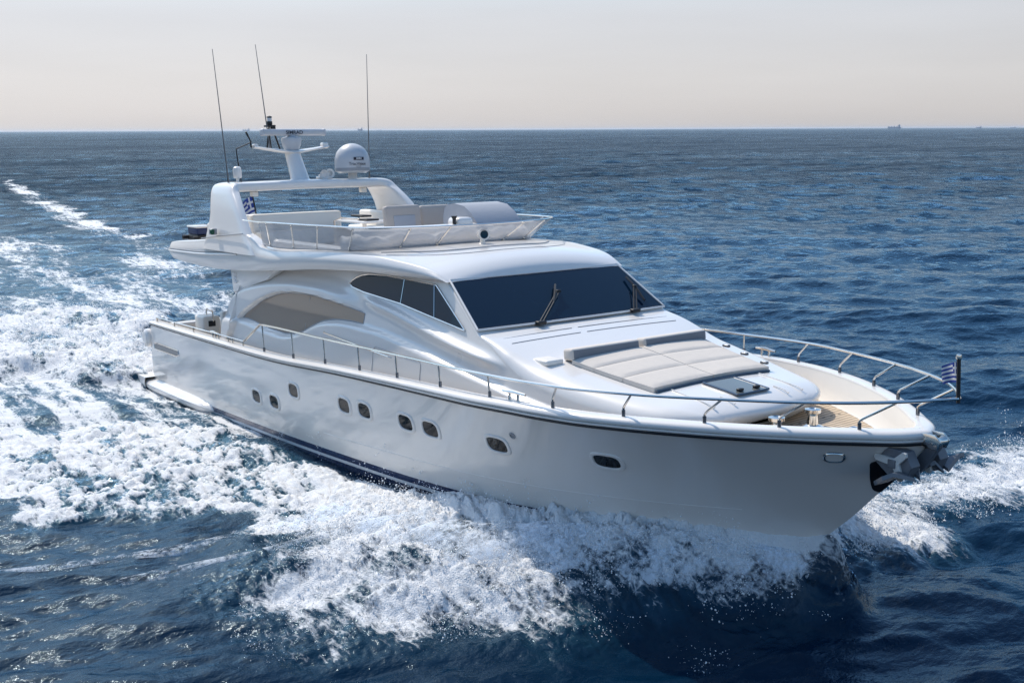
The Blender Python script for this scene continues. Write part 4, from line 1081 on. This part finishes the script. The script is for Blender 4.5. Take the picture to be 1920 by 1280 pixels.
def sea_surface(x, y, sp):
    """height and foam of the water at x, y; sp is the mesh spacing there"""
    z = swell(x, y, sp)
    foam = np.zeros_like(x); aer = np.zeros_like(x)
    near = (x > -175) & (x < 34) & (np.abs(y) < 42)
    xs_, ys_ = x[near], y[near]; s_ = sp[near]
    wx, wy = xs_+2.6*(fbm(xs_*.55, ys_*.55, 4, 90)-.5), ys_+2.6*(fbm(xs_*.55, ys_*.55, 4, 95)-.5)
    Zd = np.maximum(zone(wx, wy, 'dense', .45), zone(wx, wy, 'dense', .45, mirror=True)*.9)
    Zl = np.maximum(zone(wx, wy, 'lobe', 1.15), zone(wx, wy, 'lobe', 1.15, mirror=True)*.8)
    Zw = zone(wx, wy, 'wash', .8); Zs = zone(wx, wy, 'streak', .5); Za = zone(wx, wy, 'aft', 1.2); Zt = zone(wx, wy, 'trail', 1.0)
    Zp = zone(wx, wy, 'port', 1.1)
    d = hull_d(xs_, ys_)
    xi = np.clip(xs_, -6, 22.6); lift = h0(xi); wd = .42+.13*np.clip(22.8-xs_, 0, 9)
    bow = lift*np.where(d > 0, np.exp(-(d/wd)**2), 1)*sstep(-9, -1, xs_)
    # sheet thrown outward from the shoulder of the bow
    u = np.clip(22.4-xs_, 0, 14); crest = .35+.42*u; hgt = .36*sstep(.2, 2.5, u)*(1-sstep(6, 12, u))
    ridge = hgt*np.exp(-((d-crest)/(.55+.12*u))**2)*(.55+.9*fbm(xs_*.7, ys_*.7, 3, 120))
    # ragged white water against the bow
    nb = np.exp(-np.maximum(d-.15, 0)/(.30+.28*u))*sstep(-.4, .5, u)*(1-sstep(5, 8.5, u))*(xs_ < 23)*(d > -.3)
    calm = sstep(-.05, .5, wave_gap(xs_)-d)*(xs_ < 19)*(xs_ > -.5)          # smooth dark water sliding along the side
    Zd = Zd*(1-calm); Zl = Zl*(1-calm)
    lane = fbm(xs_*.28+.4*ys_, ys_*1.7, 5, 245, .6)
    big = billow(xs_*.55, ys_*.55, 2, 200); lumps = .6*billow(xs_*2.3+3*big, ys_*3.9+.8*xs_, 3, 210)+.4*billow(xs_*1.2+3*big, ys_*1.8, 2, 214); fine = billow(xs_*5.5, ys_*8.5, 3, 230)
    st = fbm(xs_*.35, ys_*2.6, 4, 240)                                       # streaks drawn out along the track
    dens = np.clip(Zd*(-.15+.70*fbm(xs_*.45, ys_*.9, 5, 250)+.70*lane+.32*sstep(11, 16, xs_)), 0, 1.1)
    foam_n = np.maximum.reduce([dens, Zl*(.06+.86*fbm(xs_*.8, ys_*.8, 6, 260, .6))*(1-.75*sstep(19.8, 21.4, xs_)*sstep(-.2, 1.2, d-.42*u)), Zw*(.12+.85*fbm(xs_*.5, ys_*.9, 5, 255, .6)), Zs*(.0+.85*st), Za*(-.23+.98*fbm(xs_*.16, ys_*.6, 6, 270, .6)), Zt*(.0+.80*fbm(xs_*.10, ys_*.4, 4, 280)), Zp*(.22+.85*fbm(xs_*.7, ys_*.7, 5, 295, .6)), nb*1.05*(.5+.8*fbm(xs_*1.1, ys_*1.1, 4, 290))])
    sw = sstep(.35, .06, s_) if False else 1-sstep(.08, .4, s_)
    bump = np.clip(foam_n, 0, 1.1)
    zz = bow+ridge
    zz += (Zd*.27+Zw*.36+Zp*.34+Zl*.20+nb*.24)*(lumps*.75+big*.5-.45)
    zz += (Zd*.15+Zw*.18+Zp*.10+Zl*.09+nb*.09)*(fine-.4)*sw
    zz += Zp*.22*np.exp(-((np.abs(ys_)-4.5)/4)**2)+Zw*.28
    base = z[near]*(1-.55*np.clip(foam_n, 0, 1))*np.where(d < .4, .35, 1)
    z[near] = base+zz
    foam_n = foam_n-Zd*(.62-lumps)*1.15-Zd*(.5-fine)*.45*sw-Zw*(.6-lumps)*.5
    foam[near] = foam_n
    aer[near] = np.clip(np.maximum.reduce([Zd, Zw, Zs*.6, Za*.35, Zp, Zl*.5, Zt*.25]), 0, 1)
    return z, foam, aer
wg = tab((-.5, .25), (3, .9), (6, 1.0), (9, .75), (12, .5), (15, .42), (17.5, .30), (19, .0))
def wave_gap(x): return wg(np.clip(x, -.5, 19))

CX, CY = 32.6, -13.3
th_ = np.concatenate([np.arange(106, 184, .118), np.arange(184, 466, 3.0)])
rr_ = [.6, 2, 4, 6, 8]
while rr_[-1] < 45000:
    r_ = rr_[-1]; rr_.append(r_+max(.02, r_*(.0026 if r_ < 48 else (.0055 if r_ < 400 else (.012 if r_ < 3000 else .06)))))
rr_ = np.array(rr_); TH = np.radians(th_)
X = CX+rr_[:, None]*np.cos(TH)[None]; Y = CY+rr_[:, None]*np.sin(TH)[None]
spc = np.maximum(np.gradient(rr_)[:, None], rr_[:, None]*np.gradient(TH)[None]*1.0)
Z, FO, AE = sea_surface(X.ravel(), Y.ravel(), np.broadcast_to(spc, X.shape).ravel().copy())
n1, n2 = X.shape
V = np.stack([X.ravel(), Y.ravel(), Z], -1)
ii, jj = np.meshgrid(np.arange(n1-1), np.arange(n2), indexing='ij'); j2 = (jj+1) % n2
Q = np.stack([ii*n2+jj, (ii+1)*n2+jj, (ii+1)*n2+j2, ii*n2+j2], -1).reshape(-1, 4)
me = bpy.data.meshes.new('sea'); nf = len(Q)
me.vertices.add(len(V)); me.vertices.foreach_set('co', V.astype(np.float32).ravel())
me.loops.add(nf*4); me.loops.foreach_set('vertex_index', Q.astype(np.int32).ravel())
me.polygons.add(nf); me.polygons.foreach_set('loop_start', np.arange(nf, dtype=np.int32)*4)
me.polygons.foreach_set('use_smooth', np.ones(nf, bool)); me.update()
for nm, A in (('foam', FO), ('aeration', AE)):
    at = me.attributes.new(nm, 'FLOAT', 'POINT'); at.data.foreach_set('value', A.astype(np.float32))

Ms = bpy.data.materials.new('sea_water'); Ms.use_nodes = True
n = Ms.node_tree.nodes; l = Ms.node_tree.links; n.clear()
out = n.new('ShaderNodeOutputMaterial'); mixs = n.new('ShaderNodeMixShader')
# a rough sea never mirrors fully: the reflection of its wavelets levels off at low angles
wat = n.new('ShaderNodeMixShader'); wdif = n.new('ShaderNodeBsdfDiffuse'); wgl = n.new('ShaderNodeBsdfGlossy'); wgl.inputs['Roughness'].default_value = .045; wgl.inputs['Color'].default_value = (.70, .86, .96, 1)
wfr = n.new('ShaderNodeFresnel'); wfr.inputs['IOR'].default_value = 1.333
wcap = n.new('ShaderNodeMapRange')
fom = n.new('ShaderNodeBsdfPrincipled'); fom.inputs['Base Color'].default_value = (.70, .715, .73, 1); fom.inputs['Roughness'].default_value = .55; fom.inputs['Specular IOR Level'].default_value = .4
l.new(wfr.outputs[0], wcap.inputs[0]); wcap.inputs[1].default_value = .02; wcap.inputs[2].default_value = .7; wcap.inputs[3].default_value = .022; wcap.inputs[4].default_value = .64
l.new(wdif.outputs[0], wat.inputs[1]); l.new(wgl.outputs[0], wat.inputs[2])
geo = n.new('ShaderNodeNewGeometry')
def N(t, **k):
    q = n.new(t)
    for a, b in k.items(): setattr(q, a, b)
    return q
def noise(scale, det, vec=None, rough=.55):
    q = N('ShaderNodeTexNoise'); q.inputs['Scale'].default_value = scale; q.inputs['Detail'].default_value = det; q.inputs['Roughness'].default_value = rough
    l.new(vec if vec is not None else geo.outputs['Position'], q.inputs['Vector']); return q.outputs[0]
def mth(op, a, b=None, clamp=False):
    q = N('ShaderNodeMath', operation=op, use_clamp=clamp)
    for i, v in enumerate((a, b)):
        if v is None: continue
        if isinstance(v, (int, float)): q.inputs[i].default_value = v
        else: l.new(v, q.inputs[i])
    return q.outputs[0]
def mapr(v, a, b, c, d_, smooth=False):
    q = N('ShaderNodeMapRange'); 
    if smooth: q.interpolation_type = 'SMOOTHSTEP'
    l.new(v, q.inputs[0])
    for i, k in enumerate((a, b, c, d_)): q.inputs[i+1].default_value = k
    return q.outputs[0]
af = N('ShaderNodeAttribute', attribute_name='foam').outputs['Fac']; aa = N('ShaderNodeAttribute', attribute_name='aeration').outputs['Fac']
mp = N('ShaderNodeMapping'); mp.inputs['Scale'].default_value = (.42, 1.15, 1.0); l.new(geo.outputs['Position'], mp.inputs[0])
n1_ = noise(3.2, 8, mp.outputs[0], .62); n2_ = noise(14, 4, mp.outputs[0], .6)
vor = N('ShaderNodeTexVoronoi', feature='DISTANCE_TO_EDGE'); vor.inputs['Scale'].default_value = 5.5
wv = N('ShaderNodeVectorMath', operation='ADD'); nzv = N('ShaderNodeTexNoise'); nzv.inputs['Scale'].default_value = 1.7; l.new(geo.outputs['Position'], nzv.inputs['Vector'])
l.new(mp.outputs[0], wv.inputs[0]); l.new(nzv.outputs[1], wv.inputs[1]); l.new(wv.outputs[0], vor.inputs['Vector'])
lace = mapr(vor.outputs['Distance'], 0, .22, .09, -.03)
pat = mth('ADD', mth('ADD', mth('MULTIPLY', n1_, .95), mth('MULTIPLY', n2_, .35)), lace)      # mean about .6
fac = mapr(mth('ADD', af, pat), .94, 1.24, 0, 1, True)
fac = mth('MULTIPLY', fac, mapr(af, .03, .12, 0, 1))
# aerated water is lighter and greener
cm = N('ShaderNodeMix', data_type='RGBA'); cm.inputs[6].default_value = (.0010, .0135, .034, 1); cm.inputs[7].default_value = (.035, .12, .17, 1)
l.new(mth('MULTIPLY', aa, mapr(n1_, .35, .7, .25, .9)), cm.inputs[0]); l.new(cm.outputs[2], wdif.inputs['Color'])
# ripples finer than the mesh
mp2 = N('ShaderNodeMapping'); mp2.inputs['Rotation'].default_value = (0, 0, R(24)); mp2.inputs['Scale'].default_value = (1.0, .55, 1.0); l.new(geo.outputs['Position'], mp2.inputs[0])
b1 = N('ShaderNodeBump'); b1.inputs['Strength'].default_value = 1.0; b1.inputs['Distance'].default_value = 1.0
rip = mth('ADD', mth('MULTIPLY', noise(6.5, 4, mp2.outputs[0], .65), .030), mth('MULTIPLY', noise(1.5, 3, mp2.outputs[0], .6), .09))
dist = N('ShaderNodeVectorMath', operation='DISTANCE'); l.new(geo.outputs['Position'], dist.inputs[0]); dist.inputs[1].default_value = (20, 0, 0)
far = mapr(dist.outputs['Value'], 25, 160, 0, 1)
rip = mth('ADD', rip, mth('MULTIPLY', far, mth('MULTIPLY', noise(.5, 6, mp2.outputs[0], .68), 1.5)))
l.new(rip, b1.inputs['Height']); [l.new(b1.outputs[0], k_.inputs['Normal']) for k_ in (wdif, wgl, wfr)]
b2 = N('ShaderNodeBump'); b2.inputs['Strength'].default_value = .45; b2.inputs['Distance'].default_value = .10
l.new(mth('ADD', n2_, noise(38, 3)), b2.inputs['Height']); l.new(b2.outputs[0], fom.inputs['Normal'])
mp3 = N('ShaderNodeMapping'); mp3.inputs['Rotation'].default_value = (0, 0, R(24)); mp3.inputs['Scale'].default_value = (1.0, .40, 1.0); l.new(geo.outputs['Position'], mp3.inputs[0])
grp = mth('ADD', mth('ADD', mth('MULTIPLY', noise(.42, 5, mp3.outputs[0], .65), 1.0), mth('MULTIPLY', noise(.07, 5, mp3.outputs[0], .7), 1.0)), mth('MULTIPLY', noise(.012, 5, mp3.outputs[0], .7), .8))
gk = mapr(grp, 1.1, 1.7, .3, 1.6)
gk = mth('ADD', mth('MULTIPLY', gk, far), mth('SUBTRACT', 1.0, far))
l.new(mth('MULTIPLY', wcap.outputs[0], gk, True), wat.inputs[0])
l.new(fac, mixs.inputs[0]); l.new(wat.outputs[0], mixs.inputs[1]); l.new(fom.outputs[0], mixs.inputs[2]); l.new(mixs.outputs[0], out.inputs[0])
me.materials.append(Ms)
sea = bpy.data.objects.new('sea', me); link(sea); sea['kind'] = 'structure'

# ---- thin sheets of white water thrown off the bow
def veil(sg, layers):
    mb = MB()
    for k in range(layers):
        nu, nv = 120, 26
        u = np.linspace(.05, 8.6, nu)[:, None]*np.ones((1, nv)); v = np.ones((nu, 1))*np.linspace(0, 1, nv)[None]
        x0 = 22.45-u; hw = np.where(x0 < 22.1, np.maximum(yC(np.clip(x0, 0, 22.1)), 0), 0)
        reach = (.25+.46*u)*(.55+.32*k)*(.8+.5*vnoise(u*1.3+9*k, v*0+3.3, 400+k))
        arc = (.34+.05*k)*sstep(0, 2.2, u)*(1-.75*sstep(5, 8.6, u))*(.5+1.0*vnoise(u*1.9+5*k, v*0+1.7, 410+k))
        x = x0+.25*v*reach-.9*v*v*reach*.5; d = reach*v+.02+.10*(vnoise(u*3, v*5, 430+k)-.5)*v
        z0 = h0(np.clip(x0, -6, 22.6)); zb = h0(np.clip(x, -6, 22.6))*np.exp(-(d/(.55+.17*u))**2)
        z = (z0*.92-.12)*(1-v)+zb*v+arc*4*v*(1-v)*(1-.3*v)+.10*(vnoise(u*3.1, v*4, 440+k)-.5)*np.sin(np.pi*v)
        mb.grid(np.stack([x, sg*(hw+d), z], -1))
    return mb
Mv = bpy.data.materials.new('spray_sheet'); Mv.use_nodes = True
q = Mv.node_tree.nodes; ql = Mv.node_tree.links; q.clear()
vo_ = q.new('ShaderNodeOutputMaterial'); vm = q.new('ShaderNodeMixShader'); vt = q.new('ShaderNodeBsdfTransparent'); va = q.new('ShaderNodeAddShader')
vd = q.new('ShaderNodeBsdfDiffuse'); vd.inputs[0].default_value = (.50, .54, .58, 1); vl = q.new('ShaderNodeBsdfTranslucent'); vl.inputs[0].default_value = (.40, .42, .45, 1)
ql.new(vd.outputs[0], va.inputs[0]); ql.new(vl.outputs[0], va.inputs[1])
vg = q.new('ShaderNodeNewGeometry'); vs = []
for sc_, dt, dd in ((1.1, 5, 0), (9, 6, 0)):
    t_ = q.new('ShaderNodeTexNoise'); t_.inputs['Scale'].default_value = sc_; t_.inputs['Detail'].default_value = dt; t_.inputs['Roughness'].default_value = .68; ql.new(vg.outputs['Position'], t_.inputs['Vector']); vs.append(t_)
vm1 = q.new('ShaderNodeMath'); vm1.operation = 'ADD'; ql.new(vs[0].outputs[0], vm1.inputs[0]); ql.new(vs[1].outputs[0], vm1.inputs[1])
vr = q.new('ShaderNodeMapRange'); vr.interpolation_type = 'SMOOTHSTEP'; vr.inputs[1].default_value = .90; vr.inputs[2].default_value = 1.22; vr.inputs[3].default_value = .0; vr.inputs[4].default_value = .85
ql.new(vm1.outputs[0], vr.inputs[0]); ql.new(vr.outputs[0], vm.inputs[0]); ql.new(vt.outputs[0], vm.inputs[1]); ql.new(va.outputs[0], vm.inputs[2]); ql.new(vm.outputs[0], vo_.inputs[0])
vb = veil(-1, 4); vp = veil(1, 3); vb.add(np.concatenate(vp.V), vp.F)
ve = vb.build('bow_spray', Mv); ve['kind'] = 'stuff'

# ---- spray: drops thrown up along the bow wave and the stern wash
def spray_points():
    out_ = []
    def strings(n_, box, fz, vh, vo, smin, smax, spread=.10):
        """short strings of drops along thrown arcs, thick at the root and thinning out"""
        x = rng.uniform(box[0], box[1], n_); y = rng.uniform(box[2], box[3], n_)
        p = fz(x, y); k = rng.random(n_) < p; x, y = x[k], y[k]
        if not len(x): return
        z, f, a = sea_surface(x, y, np.full(len(x), .12))
        m_ = 22; t = np.sort(rng.random((len(x), m_))**.8, 1)
        v0 = vh*(.25+rng.exponential(.6, (len(x), 1))); out_x = vo*rng.normal(.3, .5, (len(x), 1)); sgn = np.sign(y)[:, None]
        px = x[:, None]-.35*t*vh*rng.random((len(x), 1))+rng.normal(0, spread, (len(x), m_))*(.3+t)
        py = y[:, None]+sgn*out_x*t+rng.normal(0, spread, (len(x), m_))*(.3+t)
        pz = z[:, None]+v0*(t*1.7-t*t*1.1)+rng.normal(0, spread*.5, (len(x), m_))*t
        s_ = (smin*(smax/smin)**(rng.random((len(x), m_))**2.6))*(1.15-.6*t)
        q = np.stack([px, py, pz, s_], -1).reshape(-1, 4); out_.append(q[(q[:, 2] > z.repeat(m_)-.05)])
    clump = lambda x, y, k=1.3: sstep(.45, .66, fbm(x*k, y*k, 4, 300))
    def bowp(x, y):
        d = hull_d(x, y); u = np.clip(22.4-x, 0, 14); return (d > .05)*np.exp(-((d-.2-.33*u)/(.35+.2*u))**2)*sstep(-.3, .6, u)*(1-sstep(6.5, 9.5, u))*(.25+.75*clump(x, y, 1.6))
    strings(4600, (12, 23, -8.5, 2), lambda x, y: zone(x, y, 'lobe', .6, .1)*(1-.75*sstep(19.4, 20.8, x))*(.12+.88*clump(x, y))*(hull_d(x, y) > .2), .16, .25, .004, .013, .2)
    strings(4600, (12, 23.2, -5.5, 0), bowp, .34, .35, .004, .017)
    strings(3000, (15, 23.2, 0, 12), lambda x, y: np.maximum(bowp(x, y), zone(x, y, 'port', .6)*.7), .36, .3, .005, .018)
    strings(2600, (-16, 0, -7, 2), lambda x, y: zone(x, y, 'wash', .8)*(.2+.8*clump(x, y)), .22, .2, .006, .020, .14)
    strings(260, (9, 19, -4.2, -2), lambda x, y: sstep(.0, .3, hull_d(x, y))*(1-sstep(.5, 1.1, hull_d(x, y)))*clump(x, y, 1.2), .35, .2, .005, .016)
    return np.concatenate(out_)
D = spray_points(); nd = len(D)
ov = np.array([(1, 0, 0), (-1, 0, 0), (0, 1, 0), (0, -1, 0), (0, 0, 1), (0, 0, -1)], float)
of = np.array([(0, 2, 4), (2, 1, 4), (1, 3, 4), (3, 0, 4), (2, 0, 5), (1, 2, 5), (3, 1, 5), (0, 3, 5)])
st_ = 1+rng.random((nd, 1, 3))*.9
DV = D[:, None, :3]+ov[None]*D[:, None, 3:4]*st_
DF = of[None]+(np.arange(nd)*6)[:, None, None]
dm_ = bpy.data.meshes.new('spray'); dm_.vertices.add(nd*6); dm_.vertices.foreach_set('co', DV.astype(np.float32).ravel())
dm_.loops.add(nd*24); dm_.loops.foreach_set('vertex_index', DF.astype(np.int32).ravel())
dm_.polygons.add(nd*8); dm_.polygons.foreach_set('loop_start', np.arange(nd*8, dtype=np.int32)*3)
dm_.polygons.foreach_set('use_smooth', np.ones(nd*8, bool)); dm_.update()
dm_.materials.append(mat('spray_drops', (.82, .84, .86), .25, spec=.6))
sp_o = bpy.data.objects.new('spray', dm_); link(sp_o); sp_o['kind'] = 'stuff'

# ------------------------------------------------------------------ haze
hz = bpy.data.meshes.new('haze'); bmh = bmesh.new(); bmesh.ops.create_cube(bmh, size=1)
for v in bmh.verts: v.co = Vector((v.co.x*92000, v.co.y*92000, -3 if v.co.z < 0 else 44))
bmh.to_mesh(hz); bmh.free()
Mh = bpy.data.materials.new('haze_air'); Mh.use_nodes = True; q = Mh.node_tree.nodes; q.clear()
o_ = q.new('ShaderNodeOutputMaterial'); pv = q.new('ShaderNodeVolumePrincipled')
pv.inputs['Color'].default_value = (.72, .84, 1.0, 1); pv.inputs['Density'].default_value = 1.8e-5; pv.inputs['Anisotropy'].default_value = .3
Mh.node_tree.links.new(pv.outputs[0], o_.inputs['Volume']); hz.materials.append(Mh)
hzo = bpy.data.objects.new('haze', hz); link(hzo); hzo['kind'] = 'stuff'
